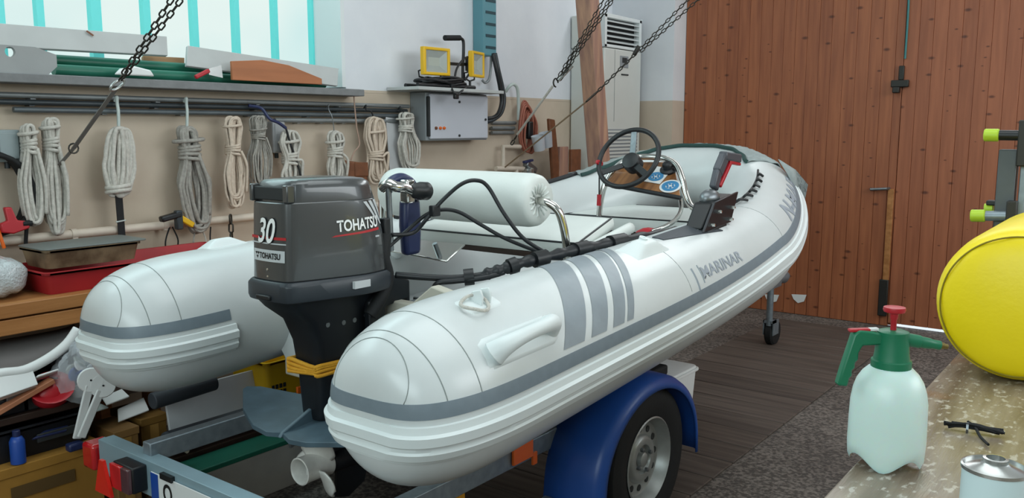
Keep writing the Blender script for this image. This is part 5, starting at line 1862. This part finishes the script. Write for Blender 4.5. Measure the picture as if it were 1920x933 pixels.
for k in range(8):
    cq = P(984 + k * 1.6, 236 + k * 2, X=-4.13 + .012 * (k % 4))
    MB().tube([cq + V((.006 * math.sin(3 * a), math.cos(a) * (.075 + .008 * (k % 3)), math.sin(a) * (.2 - .006 * k))) for a in [2 * math.pi * i / 28 for i in range(28)]], .0085, 7, closed=True).build('hose_turn', M['hose'], rh, sharp=180)
MB().box(P(993, 244, X=-4.1) + V((-.02, -.03, -.07)), P(993, 244, X=-4.1) + V((.02, .03, .07))).build('spray_gun', M['black'], rh, bevel=.01)
gp = thing('gas_pipe', P(958, 315, X=-4.12), 'cream painted gas pipe with a tap low on the wall beside the red hose', 'pipe')
for pts in ([P(975, 275, X=-4.12), P(943, 275, X=-4.12), P(943, 314, X=-4.12)], [P(930, 316, X=-4.1), P(985, 316, X=-4.1)], [P(968, 316, X=-4.1), P(968, 350, X=-4.1)]):
    MB().tube(pts, .019, 10).build('pipe_run', M['cream_pipe'], gp)
MB().bar(P(985, 305, X=-4.08), P(1003, 320, X=-4.08), .05, .05).build('tap_body', M['steel'], gp, bevel=.01)
MB().bar(P(982, 304, X=-4.06), P(998, 300, X=-4.06), .03, .02).build('tap_lever', M['navy'], gp, bevel=.005)
MB().lathe([(.03, 0), (.05, .03), (.05, .08), (.02, .1)], P(990, 335, X=-4.08), axis=(0, 0, 1), n=14).build('regulator', M['tin'], gp)
for k, (px, py) in enumerate(((1010, 268), (1024, 262))):
    q = P(px, py, X=-4.0)
    cpx = MB().lathe([(.045, -.06), (.055, .06), (.052, .06), (.042, -.055), (.001, -.055)], q, axis=(0, -.25, 1), n=18).build('tin_cup', M['grey_box'])
    tag(cpx, ['left grey tin cup hanging below the red hose', 'right grey tin cup hanging nearest the wooden post'][k], 'cup')
br_ = thing('wooden_paddle', P(1042, 330, X=-4.0), 'reddish-brown wooden paddle blade standing upright left of the air conditioner', 'paddle')
a, b = P(1035, 222, X=-4.02), P(1048, 330, X=-4.02)
MB().slab(P(1038, 340, X=-4.02), P(1052, 340, X=-4.02), P(1041, 224, X=-4.02), P(1030, 222, X=-4.02), .03).build('paddle_blade', M['brown_leather'], br_, bevel=.008)
MB().tube([P(1045, 338, X=-4.03), V((-4.03, P(1045, 338, X=-4.03).y + .02, .0))], .018, 8).build('paddle_shaft', M['brown_leather'], br_)
for k, (x0, x1, yt) in enumerate(((1052, 1068, 275), (1068, 1086, 280))):
    z_ = P(x0, yt, X=-4.0).z
    y0_, y1_ = P(x0, yt, X=-4.0).y, P(x1, yt, X=-4.0).y
    tag(MB().box((-4.04 + .03 * k, y0_, 0), (-4.01 + .03 * k, y1_, z_)).build('upright_plank', M['brown_leather'] if k else M['post'], bevel=.004), ['left of two brown planks standing against the wall by the post', 'right of two brown planks standing against the wall by the post'][k], 'plank')

# air conditioner tower on a plinth, leaning post
ac = thing('air_conditioner', (-4.02, 6.66, .75), 'tall cream floor-standing air conditioner in the corner behind the post', 'air conditioner')
AY0, AY1, AZ0, AZ1, AXF = 6.345, 6.985, .75, 2.56, -3.85
MB().box((XL + .01, AY0, AZ0), (AXF, AY1, 2.28)).build('casing', M['ac'], ac, bevel=.012)
MB().box((XL + .01, AY0, 2.285), (AXF - .06, AY1, AZ1)).build('head', M['ac'], ac, bevel=.01)
fr = MB()
fr.box((AXF - .06, AY0, 2.285), (AXF, AY0 + .04, AZ1)).box((AXF - .06, AY1 - .04, 2.285), (AXF, AY1, AZ1)).box((AXF - .06, AY0, AZ1 - .03), (AXF, AY1, AZ1)).box((AXF - .06, AY0, 2.285), (AXF, AY1, 2.31))
fr.build('outlet_frame', M['pvc_trim'], ac, bevel=.004)
MB().box((AXF - .062, AY0 + .03, 2.3), (AXF - .058, AY1 - .03, AZ1 - .02)).build('outlet_recess', M['slot'], ac)
for k in range(5):
    z_ = 2.335 + k * .042
    MB().slab((AXF - .045, AY0 + .04, z_ + .014), (AXF - .045, AY1 - .04, z_ + .014), (AXF - .006, AY1 - .04, z_ - .006), (AXF - .006, AY0 + .04, z_ - .006), .006).build('outlet_louvre', M['pvc_trim'], ac)
MB().box((AXF, AY0 + .17, 1.66), (AXF + .0015, AY0 + .176, 2.27)).build('panel_joint', M['seam'], ac)
q = P(1170, 116, X=AXF)
MB().box((AXF, q.y - .07, q.z - .05), (AXF + .006, q.y + .07, q.z + .05)).build('control_panel', M['grey_side'], ac, bevel=.003)
MB().box((AXF + .006, q.y - .04, q.z - .01), (AXF + .008, q.y + .04, q.z + .035)).build('display', M['slot'], ac)
q = P(1170, 140, X=AXF)
MB().box((AXF, q.y - .05, q.z - .006), (AXF + .006, q.y + .07, q.z + .006)).build('grip_slot', M['slot'], ac)
zg = P(1141, 242, X=AXF).z
MB().box((AXF, AY0 + .03, .82), (AXF + .003, AY1 - .05, zg)).build('intake_recess', M['grey_side'], ac)
for k in range(24):
    z_ = zg - .02 - k * .031
    MB().box((AXF + .003, AY0 + .03, z_ - .008), (AXF + .01, AY1 - .05, z_ + .008)).build('intake_slat', M['ac'], ac)
tag(MB().box((XL + .01, 6.32, 0), (-3.8, 7.02, .745)).build('plinth', M['plywood'], bevel=.006), 'wooden plinth carrying the tall air conditioner', 'plinth')
p0, p1 = P(1101, 0, X=-3.5), P(1122, 290, X=-3.5)
dv = (p1 - p0) / (p1.z - p0.z)
tag(MB().bar(p0 + dv * (ZC - p0.z), p0 + dv * (.0 - p0.z), .13, .13, up=(1, 0, 0)).build('leaning_post', M['post'], bevel=.008), 'tall weathered wooden post leaning in front of the air conditioner', 'post')

# hoist chains tied back to the wall
def strand(label, pa_, pb_, off, **k):
    return chain('hoist_chain', label, pa_ + off, pb_ + off * .2, group='hoist chains', **k)


t1, l1 = P(1140, 0, X=-3.2), P(1046, 150, X=-3.58)
up1 = t1 + (t1 - l1) * 1.6
o_ = V((.02, .025, 0))
strand('left strand of the chain pair crossing the wooden post', up1 - o_ * 2.2, l1 - o_ * .3, V((0, 0, 0)))
strand('middle strand of the chain bundle crossing the wooden post', up1 + o_ * .6, l1, V((0, 0, 0)))
strand('right strand of the chain bundle crossing the wooden post', up1 + o_ * 2.0, l1 + o_ * .5, V((0, 0, 0)))
hk = thing('chain_hook', P(1046, 150, X=-3.58), 'steel shackle joining the middle chain bundle to its white cord', 'hook')
MB().tube(spline([l1, P(1072, 122, X=-3.5)], 2), .018, 8).build('shackle_body', M['tin'], hk)
MB().tube([l1 + (P(1038, 160, X=-3.6) - l1) * .5 + V((0, math.cos(a) * .03, math.sin(a) * .03)) for a in [2 * math.pi * i / 12 for i in range(10)]], .006, 6).build('hook_ring', M['chain'], hk)
wh = P(958, 272, X=-4.08)
c_end = P(970, 252, X=-4.03)
tag(MB().tube([P(1036, 162, X=-3.61), c_end], .009, 8).build('guy_line', M['rope']), 'taut white cord from the chain bundle down to the wall hook', 'cord')
chain('tie_chain', 'short dark chain fixing the white cord to the cream gas pipe', c_end, wh, link=.05, wd=.03, r=.005)
t2, l2 = P(1292, 0, X=-2.85), P(1122, 170, X=-3.36)
up2 = t2 + (t2 - l2) * 1.3
mid2 = l2.lerp(t2, .45)
strand('upper strand of the right-hand chain in front of the air conditioner', up2 - o_ * 1.2, mid2, V((0, 0, 0)))
strand('lower strand of the right-hand chain in front of the air conditioner', up2 + V((.06, .06, -.06)), mid2 + V((.01, .01, -.01)), V((0, 0, 0)))
strand('lower end of the right-hand chain between the air conditioner and its hook', mid2, l2, V((0, 0, 0)), r=.0048)
tag(MB().tube([mid2 + V((0, 0, .03)), mid2 - (t2 - l2).normalized() * .05], .017, 10).build('chain_block', M['dark_iron'], bevel=.006), 'dark iron hook block where the right-hand chains meet', 'hook')
hk2 = MB()
ee = P(1100, 190, X=-3.4)
hk2.tube([l2.lerp(ee, .5 - .5 * math.cos(a)) + V((0, .03, .012)) * math.sin(a) for a in [2 * math.pi * i / 16 for i in range(16)]], .006, 6, closed=True)
tag(hk2.build('snap_hook', M['chain'], sharp=180), 'steel snap hook at the end of the right-hand chain on the post', 'hook')
tag(MB().tube([ee, P(946, 314, X=-4.09)], .006, 8).build('guy_line', mat('brown_cord', '#7a6650', .8)), 'taut brown cord from the snap hook down to the gas pipe', 'cord')
t3, l3 = P(328, 0, X=-3.2), P(224, 150, X=-3.56)
up3 = t3 + (t3 - l3) * 2.2
strand('upper strand of the left chain crossing the window', up3 - V((.0, .05, 0)), l3, V((0, 0, 0)))
strand('lower strand of the left chain crossing the window', up3 + V((.0, .05, 0)), l3 + V((0, .012, 0)), V((0, 0, 0)))
q3 = P(216, 168, X=-3.58)
tag(MB().tube([l3.lerp(q3, .5 - .5 * math.cos(a)) + V((0, .03, .012)) * math.sin(a) for a in [2 * math.pi * i / 16 for i in range(16)]], .006, 6, closed=True).build('snap_hook', M['tin'], sharp=180), 'bright snap hook at the lower end of the left chain', 'hook')
sb = thing('tie_strap', P(100, 320, X=-4.12), 'grey webbing strap from the left chain down to the wall', 'strap')
e1_ = P(138, 278, X=-3.95)
MB().bar(q3, e1_, .02, .004, up=(1, 0, 0)).build('webbing', mat('grey_webbing', '#6d6a66', .8), sb)
MB().tube([e1_ + V((.0, .022 * math.cos(a), .022 * math.sin(a))) for a in [2 * math.pi * i / 12 for i in range(12)]], .004, 6, closed=True).build('strap_ring', M['chain'], sb)
MB().bar(e1_, P(100, 322, X=-4.12), .016, .004, up=(1, 0, 0)).build('webbing', mat('grey_webbing_end', '#7b7873', .8), sb)

# ------------------------------------------------------------------ timber shelf at the left with its load
SH = thing('timber_shelf', (-3.85, 2.0, 0), 'orange pine timber shelf unit along the left wall behind the boat', 'shelf')
ZT = .908
MB().box((-4.19, .55, ZT - .055), (-3.6, 3.6, ZT)).build('top_board', M['pine'], SH, bevel=.004)
MB().box((-3.66, .55, ZT - .125), (-3.605, 3.6, ZT - .062)).build('front_beam', M['pine'], SH, bevel=.004)
MB().box((-4.19, .55, .47), (-3.45, 2.2, .50)).build('lower_board', M['seat_wood'], SH, bevel=.004)
for y in (.6, 2.05, 3.55):
    MB().box((-3.72, y - .03, 0), (-3.66, y + .03, ZT - .056)).build('upright', M['pine'], SH, bevel=.004)
    MB().box((-4.18, y - .03, 0), (-4.12, y + .03, ZT - .056)).build('upright', M['pine'], SH, bevel=.004)

# bubble wrap bundle
bw0, bw1 = P(-60, 545, X=-3.68), P(76, 540, X=-3.68)
rings = []
for i in range(15):
    u = i / 14
    sc = math.sin(math.pi * min(1, max(.04, u))) ** .35
    y = bw0.y + (bw1.y - bw0.y) * u
    rings.append([V((-3.86 + .19 * sc * math.copysign(abs(math.cos(a)) ** .6, math.cos(a)) + .008 * math.sin(5 * a + i), y, ZT + .085 + .083 * sc * math.copysign(abs(math.sin(a)) ** .6, math.sin(a)) + .004 * math.sin(4 * a + 2 * i))) for a in [2 * math.pi * k / 24 for k in range(24)]])
tag(MB().loft(rings).build('bubble_wrap_bundle', M['bubble'], sharp=180), 'bundle wrapped in bubble wrap at the left end of the shelf', 'bundle')
# red tray and baking tin
ty0, ty1 = P(95, 545, X=-3.66).y, 2.55
tray = thing('red_tray', (-3.8, (ty0 + ty1) / 2, ZT), 'long low red plastic tray on the pine shelf', 'tray')


def open_box(mb, x0, x1, y0, y1, z0, z1, fl_, th, rim=0):
    def rc(e, z): return rrect(x0 - e, x1 + e, y0 - e, y1 + e, z, .025, 4)
    rg = [rc(0, z0), rc(fl_, z1)]
    if rim: rg += [rc(fl_ + rim, z1), rc(fl_ + rim, z1 - .008), rc(fl_ + rim, z1 + .003)]
    rg += [rc(fl_ - th, z1 + (.003 if rim else 0)), rc(-th, z0 + th)]
    return mb.loft(rg)


open_box(MB(), -3.99, -3.67, ty0, ty1, ZT + .0005, ZT + .095, .02, .004, .012).build('tray_body', M['dirty_red'], tray, sharp=40)
b0, b1 = P(92, 500, X=-3.72).y, P(258, 480, X=-3.72).y
bt = thing('baking_tin', (-3.85, (b0 + b1) / 2, ZT + .1), 'scorched brown baking tin with a grey lid lying on the red tray', 'tin')
open_box(MB(), -3.94, -3.73, b0, b1, ZT + .0995, ZT + .178, .015, .003, .006).build('tin_body', M['bake'], bt, sharp=40)
MB().loft([rrect(-3.965, -3.705, b0 - .025, b1 + .05, ZT + .182, .03), rrect(-3.965, -3.705, b0 - .025, b1 + .05, ZT + .188, .03), rrect(-3.94, -3.73, b0 + .01, b1 + .02, ZT + .192, .03)]).build('tin_lid', M['lid'], bt, bevel=.002)

# lower shelf clutter
ZL = .5005
rows = []
cs = [(0, 700), (45, 694), (90, 672), (125, 645), (146, 616)]
top_ = [(0, 640), (45, 632), (90, 624), (125, 616), (140, 610)]
fr_ = spline([P(x, y, X=-3.47) for x, y in [(-40, 712)] + cs], 4)
bk_ = spline([P(x, y, X=-3.75) for x, y in [(-40, 655)] + top_], 4)
for a, b in zip(fr_, bk_):
    rows.append([a.lerp(b, k / 6) + V((0, 0, -.03 * math.sin(math.pi * k / 6))) for k in range(7)])
wpn = thing('curved_panel', P(80, 660, X=-3.6), 'grey curved plastic panel with a thick white rim under the shelf', 'panel')
o = MB().loft(rows, closed=False).build('panel_sheet', mat('grey_sheet', '#7f7c7b', .6), wpn, sharp=180)
md = o.modifiers.new('solid', 'SOLIDIFY')
md.thickness = .008
MB().tube(fr_, .020, 10).build('panel_rim', M['white_paper'], wpn, sharp=180)


def crumple(c, sx, sy, sz_, seed, n=20, k=12, amp=.18):
    r_ = random.Random(seed)
    ph = [(r_.uniform(2, 6), r_.uniform(2, 6), r_.uniform(0, 6)) for _ in range(5)]
    rg = []
    for i in range(k + 1):
        t = math.pi * i / k
        ring = []
        for j in range(n):
            a = 2 * math.pi * j / n
            d = 1 + amp * sum(math.sin(p * t + round(q) * a + s) for p, q, s in ph) / 2.2
            ring.append(V(c) + V((math.sin(t) * math.cos(a) * sx * d, math.sin(t) * math.sin(a) * sy * d, -math.cos(t) * sz_ * d)))
        rg.append(ring)
    return MB().loft(rg)


def at(px, py, X=-3.5): return P(px, py, X=X)


# cardboard stacks and crates on the floor under the shelf
def carton(name, label, x0, y0, x1, y1, X, dep, m, z0=None, cat='box', flaps=True, group=None):
    a, b = P(x0, y0, X=X), P(x1, y1, X=X)
    zt_, zb_ = a.z, (b.z if z0 is None else z0)
    t = thing(name, (X - dep / 2, (a.y + b.y) / 2, zb_), label, cat, group)
    MB().box((X - dep, a.y, zb_), (X, b.y, zt_)).build('box_body', m, t, bevel=.004)
    if flaps:
        MB().box((X - dep - .004, a.y - .004, zt_ - .03), (X + .004, b.y + .004, zt_ + .004)).build('box_lid', m, t, bevel=.003)
        MB().box((X + .0005, (a.y + b.y) / 2 - .02, zb_ + .01), (X + .002, (a.y + b.y) / 2 + .02, zt_ - .032)).build('packing_tape', mat('packing_tape', '#a27a3e', .4), t)
    return t


bb_ = thing('cardboard_box', (-3.6, 1.5, 0), 'long dark yellow-brown carton on the floor behind the trailer lights', 'box')
y0_, y1_ = P(-40, 880, X=-3.38).y, P(192, 860, X=-3.38).y
MB().box((-3.9, y0_, .0), (-3.38, y1_, .325)).build('box_body', M['brown_box'], bb_, bevel=.004)
MB().box((-3.905, y0_ - .004, .29), (-3.375, y1_ + .004, .329)).build('box_lid', M['brown_box'], bb_, bevel=.003)
for k in range(2):
    MB().box((-3.3745, y0_ + .1 + .5 * k, .2), (-3.3738, y0_ + .34 + .5 * k, .25)).build('dark_label', mat('dark_label', '#5b431d', .8), bb_)
carton('carton', 'small open brown carton right of the long carton on the floor', 214, 812, 262, 850, -3.36, .2, mat('carton_tan', '#8b6636', .8, var=.2), z0=.0)
carton('carton', 'taller brown carton leaning against the big white panel', 264, 788, 316, 850, -3.42, .25, mat('carton_ochre', '#7d5a20', .8, var=.2), z0=.0)
dk = thing('dark_crate', (-3.6, 1.6, .33), 'dark blue-black plastic crate lying on the long carton', 'crate')
y0_, y1_ = P(-40, 800, X=-3.4).y, P(176, 790, X=-3.4).y
open_box(MB(), -3.86, -3.44, y0_, y1_, .33, .455, .02, .008, .012).build('crate_body', M['crate_dark'], dk, sharp=40)
MB().box((-3.43 + .02, y0_ + .2, .385), (-3.43 + .03, y0_ + .4, .42)).build('crate_grip', M['slot'], dk, bevel=.004)
for k, (px, py, m_, lb_) in enumerate(((40, 838, 'blue_plastic', 'blue bottle cap standing in the dark crate at the left'), )):
    q = P(px, py, X=-3.36)
    bbt = thing('blue_bottle', (-3.395, q.y, .33), 'small blue plastic bottle standing on the long carton before the dark crate', 'bottle')
    MB().lathe([(.02, 0), (.027, .004), (.027, .09), (.02, .105), (.012, .11)], (-3.395, q.y, .33), n=18).build('bottle_body', M['blue_plastic'], bbt, sharp=40)
    MB().lathe([(.014, .108), (.014, .13), (.012, .132)], (-3.395, q.y, .33), n=14).build('bottle_cap', M['navy'], bbt)
a, b, c, d = P(60, 822, X=-3.395), P(125, 806, X=-3.395), P(128, 796, X=-3.42), P(84, 806, X=-3.42)
tag(MB().slab(a, b, c, d, .01).build('blue_sheet', M['navy'], bevel=.002), 'folded navy blue sheet lying in the dark crate', 'sheet')
zk = P(40, 800, X=-3.5).z
for k, (x0, y0, x1, y1, h_, m_, lb_) in enumerate(((0, 790, 60, 770, 24, 'crate_dark', 'black case at the left end of the lower shelf'), (45, 775, 150, 745, 26, 'slot', 'long flat black case on the lower shelf under the plastic bag'))):
    a, b = P(x0, y0, X=-3.46), P(x1, y1, X=-3.46)
    t = thing('black_case', ((-3.6), (a.y + b.y) / 2, ZL), lb_, 'case')
    MB().box((-3.85, a.y, ZL), (-3.47, b.y, ZL + .07)).build('case_base', M[m_], t, bevel=.008)
    MB().box((-3.855, a.y - .003, ZL + .0705), (-3.465, b.y + .003, ZL + .11)).build('case_lid', M[m_], t, bevel=.008)
    MB().box((-3.4655, (a.y + b.y) / 2 - .03, ZL + .05), (-3.455, (a.y + b.y) / 2 + .03, ZL + .085)).build('case_latch', M['steel'], t, bevel=.002)
ts = MB().bar(P(-30, 786, X=-3.44) , P(98, 712, X=-3.44), .02, .045, up=(1, 0, 0)).build('timber_strip', mat('reddish_strip', '#b07453', .6, var=.15), bevel=.003)
tag(ts, 'reddish timber strip sticking out of the lower shelf beside the red funnel', 'strip')
q = at(107, 728, -3.42)
fn = thing('red_funnel', q, 'red plastic funnel with a dark hole in the clear bag', 'funnel')
MB().lathe([(.016, .0), (.018, .02), (.065, .06), (.08, .065), (.082, .072), (.078, .072), (.06, .06), (.012, .035)], q + V((-.05, 0, -.05)), axis=(.55, -.2, .8), n=24).build('funnel_cone', M['red'], fn, sharp=40)
MB().ball(q + V((-.05, 0, -.03)), .07, 16, 9, sq=(.75, 1.1, .85)).build('funnel_back', M['red'], fn, sharp=180)
MB().lathe([(.018, 0), (.018, .004), (.001, .004)], q + V((-.005, .025, -.025)), axis=(.8, -.4, .3), n=14).build('funnel_hole', M['slot'], fn)
q = at(162, 705, -3.40)
pb_ = thing('plastic_bag', q, 'crumpled clear plastic bag of white and blue bits beside the far boat cone', 'bag')
crumple(q + V((-.03, 0, .02)), .07, .105, .11, 4, 26, 18, .22).build('bag_film', M['film'], pb_, sharp=30)
crumple(q + V((-.04, .03, .11)), .04, .04, .09, 9, 20, 12, .25).build('bag_neck', M['film'], pb_, sharp=30)
for k in range(9):
    m_ = ('white_paper', 'white_paper', 'blue_plastic', 'strap')[k % 4]
    cq = q + V((rnd.uniform(-.06, 0), rnd.uniform(-.07, .07), rnd.uniform(-.06, .06)))
    MB().lathe([(.001, -.004), (.026, -.004), (.03, 0), (.026, .004), (.001, .004)], cq, axis=(rnd.uniform(.3, 1), rnd.uniform(-.6, .6), rnd.uniform(-.5, .6)), n=16).build('bag_content', M[m_], pb_, sharp=40)
for k, (hx, hy, tx, ty, lb_) in enumerate(((170, 712, 144, 822, 'left white plastic paddle hanging out of the clear bag'), (193, 722, 152, 820, 'right white plastic paddle with a round head, crossing its twin'))):
    a, b = P(hx, hy, X=-3.325 + .015 * k), P(tx, ty, X=-3.335 + .02 * k)
    t = thing('white_paddle', b, lb_, 'paddle', 'white plastic paddles')
    dv = (b - a).normalized()
    MB().bar(a + dv * .02, b, .034, .012, up=(1, 0, 0)).build('paddle_handle', M['white_paper'], t, bevel=.004)
    MB().lathe([(.001, -.006), (.046, -.007), (.05, 0), (.046, .007), (.001, .006)], a, axis=(1, -.3, .1), n=24).build('paddle_head', M['white_paper'], t, sharp=40)
    MB().lathe([(.004, .006), (.004, .009), (.001, .009)], a, axis=(1, -.3, .1), n=8).build('paddle_pin', M['slot'], t)
q = P(140, 834, X=-3.33)
tag(MB().box(q + V((-.02, -.03, -.02)), q + V((.02, .03, .012))).build('plastic_stopper', M['navy'], bevel=.008), 'dark blue stopper below the tips of the white paddles', 'stopper')
for k, (pts, lb_) in enumerate(((((70, 703), (110, 690), (112, 702), (72, 714)), 'small white carton in front of the curved panel'),
                                (((0, 745), (72, 720), (72, 695), (0, 705)), 'crumpled white plastic sheet below the panel rim'),
                                (((200, 758), (243, 742), (240, 732), (202, 748)), 'narrow white card below the far boat cone'),
                                (((222, 790), (280, 768), (281, 748), (232, 770)), 'white card standing between the far cone and the white panel'),
                                (((172, 772), (204, 762), (196, 758), (176, 766)), 'small pale blue card behind the white paddles'))):
    a, b, c, d = [P(x, y, X=-3.43 + .02 * (k % 3)) for x, y in pts]
    c, d = c + V((-.05, 0, 0)), d + V((-.05, 0, 0))
    tag(MB().slab(a, b, c, d, .008 if k != 1 else .05).build(['white_carton', 'plastic_sheet', 'white_card', 'white_card', 'white_card'][k], M['white_paper'] if k != 4 else M['strap'], bevel=.003), lb_, ['carton', 'sheet', 'card', 'card', 'card'][k])
tag(crumple(V((-3.72, 1.95, .59)), .1, .2, .075, 21, 20, 12, .15).build('dark_cloth', M['crate_dark'], sharp=180), 'heap of dark cloth on the lower shelf behind the far boat cone', 'cloth')
tag(MB().tube([P(105, 672, X=-3.55), P(140, 655, X=-3.62)], .035, 14).build('grey_roll', M['grey_tube']), 'short dark grey roll behind the rim of the curved panel', 'roll')

# things standing behind and under the far boat tube
a, b = P(316, 746, X=-3.36), P(495, 688, X=-3.36)
wpx = thing('hardboard_sheet', (-3.38, (a.y + b.y) / 2, 0), 'big white rectangular panel standing on the floor under the far boat tube', 'panel')
y0_, y1_ = a.y, b.y
MB().slab((-3.33, y0_, .105), (-3.33, y1_, .105), (-3.39, y1_, .455), (-3.39, y0_, .455), .014).build('panel_board', M['board_white'], wpx, bevel=.002)
MB().box((-3.44, y0_ + .03, 0), (-3.335, y0_ + .07, .106)).box((-3.44, y1_ - .07, 0), (-3.335, y1_ - .03, .106)).build('panel_foot', M['seat_wood'], wpx)
yc0, yc1 = P(499, 690, X=-3.28).y, P(566, 700, X=-3.28).y
zc0, zc1 = .20, P(510, 680, X=-3.28).z
ycr = thing('yellow_crate', (-3.4, (yc0 + yc1) / 2, zc0), 'yellow plastic crate with a mesh side behind the outboard leg', 'crate')
open_box(MB(), -3.56, -3.29, yc0 + .01, yc1, zc0, zc1, .01, .006, .008).build('crate_body', M['yellow'], ycr, sharp=40)
gm = MB()
for i in range(4):
    for j in range(5):
        y_, z_ = yc0 + .03 + i * .022, zc0 + .05 + j * .03
        gm.box((-3.2825, y_, z_), (-3.279, y_ + .013, z_ + .02))
for i in range(4):
    for j in range(5):
        MB().box((-3.2845, yc0 + .03 + i * .022, zc0 + .05 + j * .03), (-3.279, yc0 + .043 + i * .022, zc0 + .07 + j * .03)).build('crate_hole', M['slot'], ycr)
tag(MB().box((-3.6, yc0 - .05, 0), (-3.2, yc1 + .1, zc0 - .001)).build('wooden_pallet', M['seat_wood'], bevel=.005), 'dark wooden block carrying the yellow crate', 'block')
hx = thing('metal_tool', P(545, 690, X=-3.2), 'small grey metal tool lying on the rim of the yellow crate', 'tool')
MB().tube([P(536, 658, X=-3.27), P(548, 690, X=-3.22)], .014, 10).build('tool_shaft', M['grey_box'], hx)
MB().ball(P(551, 692, X=-3.22), .03, 14, 8, sq=(1, 1, .7)).build('tool_head', M['tin'], hx)
tag(MB().tube([P(285, 752, X=-3.3), P(402, 716, X=-3.3)], .036, 18).build('grey_roll', M['grey_tube'], bevel=.004), 'blue-grey rolled sheet sticking out under the far boat tube', 'roll')
# long things lying on the floor
fx = -3.02
pA, pB = P(352, 897, X=fx), P(556, 826, X=fx)
lpn = thing('long_box', (-3.1, 2.3, 0), 'long pale grey box with a green top lying on the floor left of the propeller', 'box')
MB().box((fx - .14, 1.8, 0), (fx, 2.75, .20)).build('box_side', mat('pale_grey_case', '#a6a49d', .6, var=.15), lpn, bevel=.004)
MB().box((fx - .145, 1.795, .2005), (fx + .004, 2.755, .222)).build('box_cover', M['green_pipe'], lpn, bevel=.004)
tag(MB().tube([(-3.235, 1.85, .29), (-3.235, 2.75, .29)], .05, 18).build('dark_roll', M['grey_tube'], bevel=.006), 'long dark roll lying behind the pale grey box', 'roll')
tag(MB().box((-3.31, 1.8, .0), (-3.18, 2.8, .238)).build('floor_beam', M['seat_wood'], bevel=.004), 'dark beam on the floor carrying the long dark roll', 'beam')
tag(MB().tube(spline([P(270, 838, X=-3.2), P(295, 826, X=-3.15), P(325, 830, X=-3.12), P(352, 846, X=-3.12)], 6), .009, 8).build('beige_cable', M['cream_pipe']), 'beige cable arching over the floor behind the light board', 'cable')

# ------------------------------------------------------------------ clamps at the far end of the bench
ck = thing('clamp_rack', (-.40, 3.3, BZ), 'grey steel stand at the far end of the bench holding two screw clamps', 'stand')
XP, YP = -.41, 3.3
MB().box((XP - .035, YP - .03, BZ), (XP + .02, YP + .03, P(1900, 280, Y=YP).z)).build('upright', mat('dark_grey_steel', '#5d6264', .5, .5, var=.2), ck, bevel=.004)
MB().box((XP + .03, YP - .02, BZ), (XP + .05, YP + .02, 1.5)).build('clamp_bar', M['galv'], ck, bevel=.003)
MB().box(P(1836, 462, Y=3.3) + V((0, -.1, -.0)), P(1836, 462, Y=3.3) + V((.2, .1, .0)) + V((0, 0, -.05))).build('clamp_foot', M['galv'], ck, bevel=.006)
MB().box((XP - .12, YP - .12, BZ), (XP + .14, YP + .12, BZ + .02)).build('base_plate', M['dark_iron'], ck, bevel=.004)
for k, (px, py, x1, m1, ln) in enumerate(((1845, 253, 1930, 'black', 22), (1820, 404, 1906, 'galv', 24))):
    a, b = P(px, py, Y=YP - .05), P(x1, py + 1, Y=YP - .05)
    tip = a + (b - a).normalized() * .045
    nm_ = ['upper screw clamp with a lime tip and a black arm on the stand', 'lower screw clamp with a lime tip and a grey arm on the stand'][k]
    t = thing('screw_clamp', a.lerp(b, .5), nm_, 'clamp', 'screw clamps on the stand')
    MB().tube([a, tip], .021, 14).build('clamp_tip', M['lime'], t, bevel=.004)
    MB().tube([tip, b], .017, 12).build('clamp_arm', M[m1], t)
    MB().box(b + V((-.03, -.02, -.1)), b + V((.0, .02, .05))).build('clamp_jaw', M['dark_iron'], t, bevel=.004)
a, b = P(1846, 388, Y=3.34), P(1866, 388, Y=3.34)
t = thing('small_clamp', a, 'small black clamp with a lime pad just above the lower screw clamp', 'clamp')
MB().tube([P(1846, 391, Y=3.33), P(1862, 391, Y=3.33)], .018, 12).build('clamp_pad', M['lime'], t)
MB().box(P(1850, 384, Y=3.33) + V((0, -.02, 0)), P(1880, 376, Y=3.33) + V((0, .02, 0))).build('clamp_body', M['black'], t, bevel=.004)
MB().tube([P(1880, 395, Y=3.34), P(1886, 310, Y=3.34)], .008, 8).build('clamp_rod', M['galv'], t)
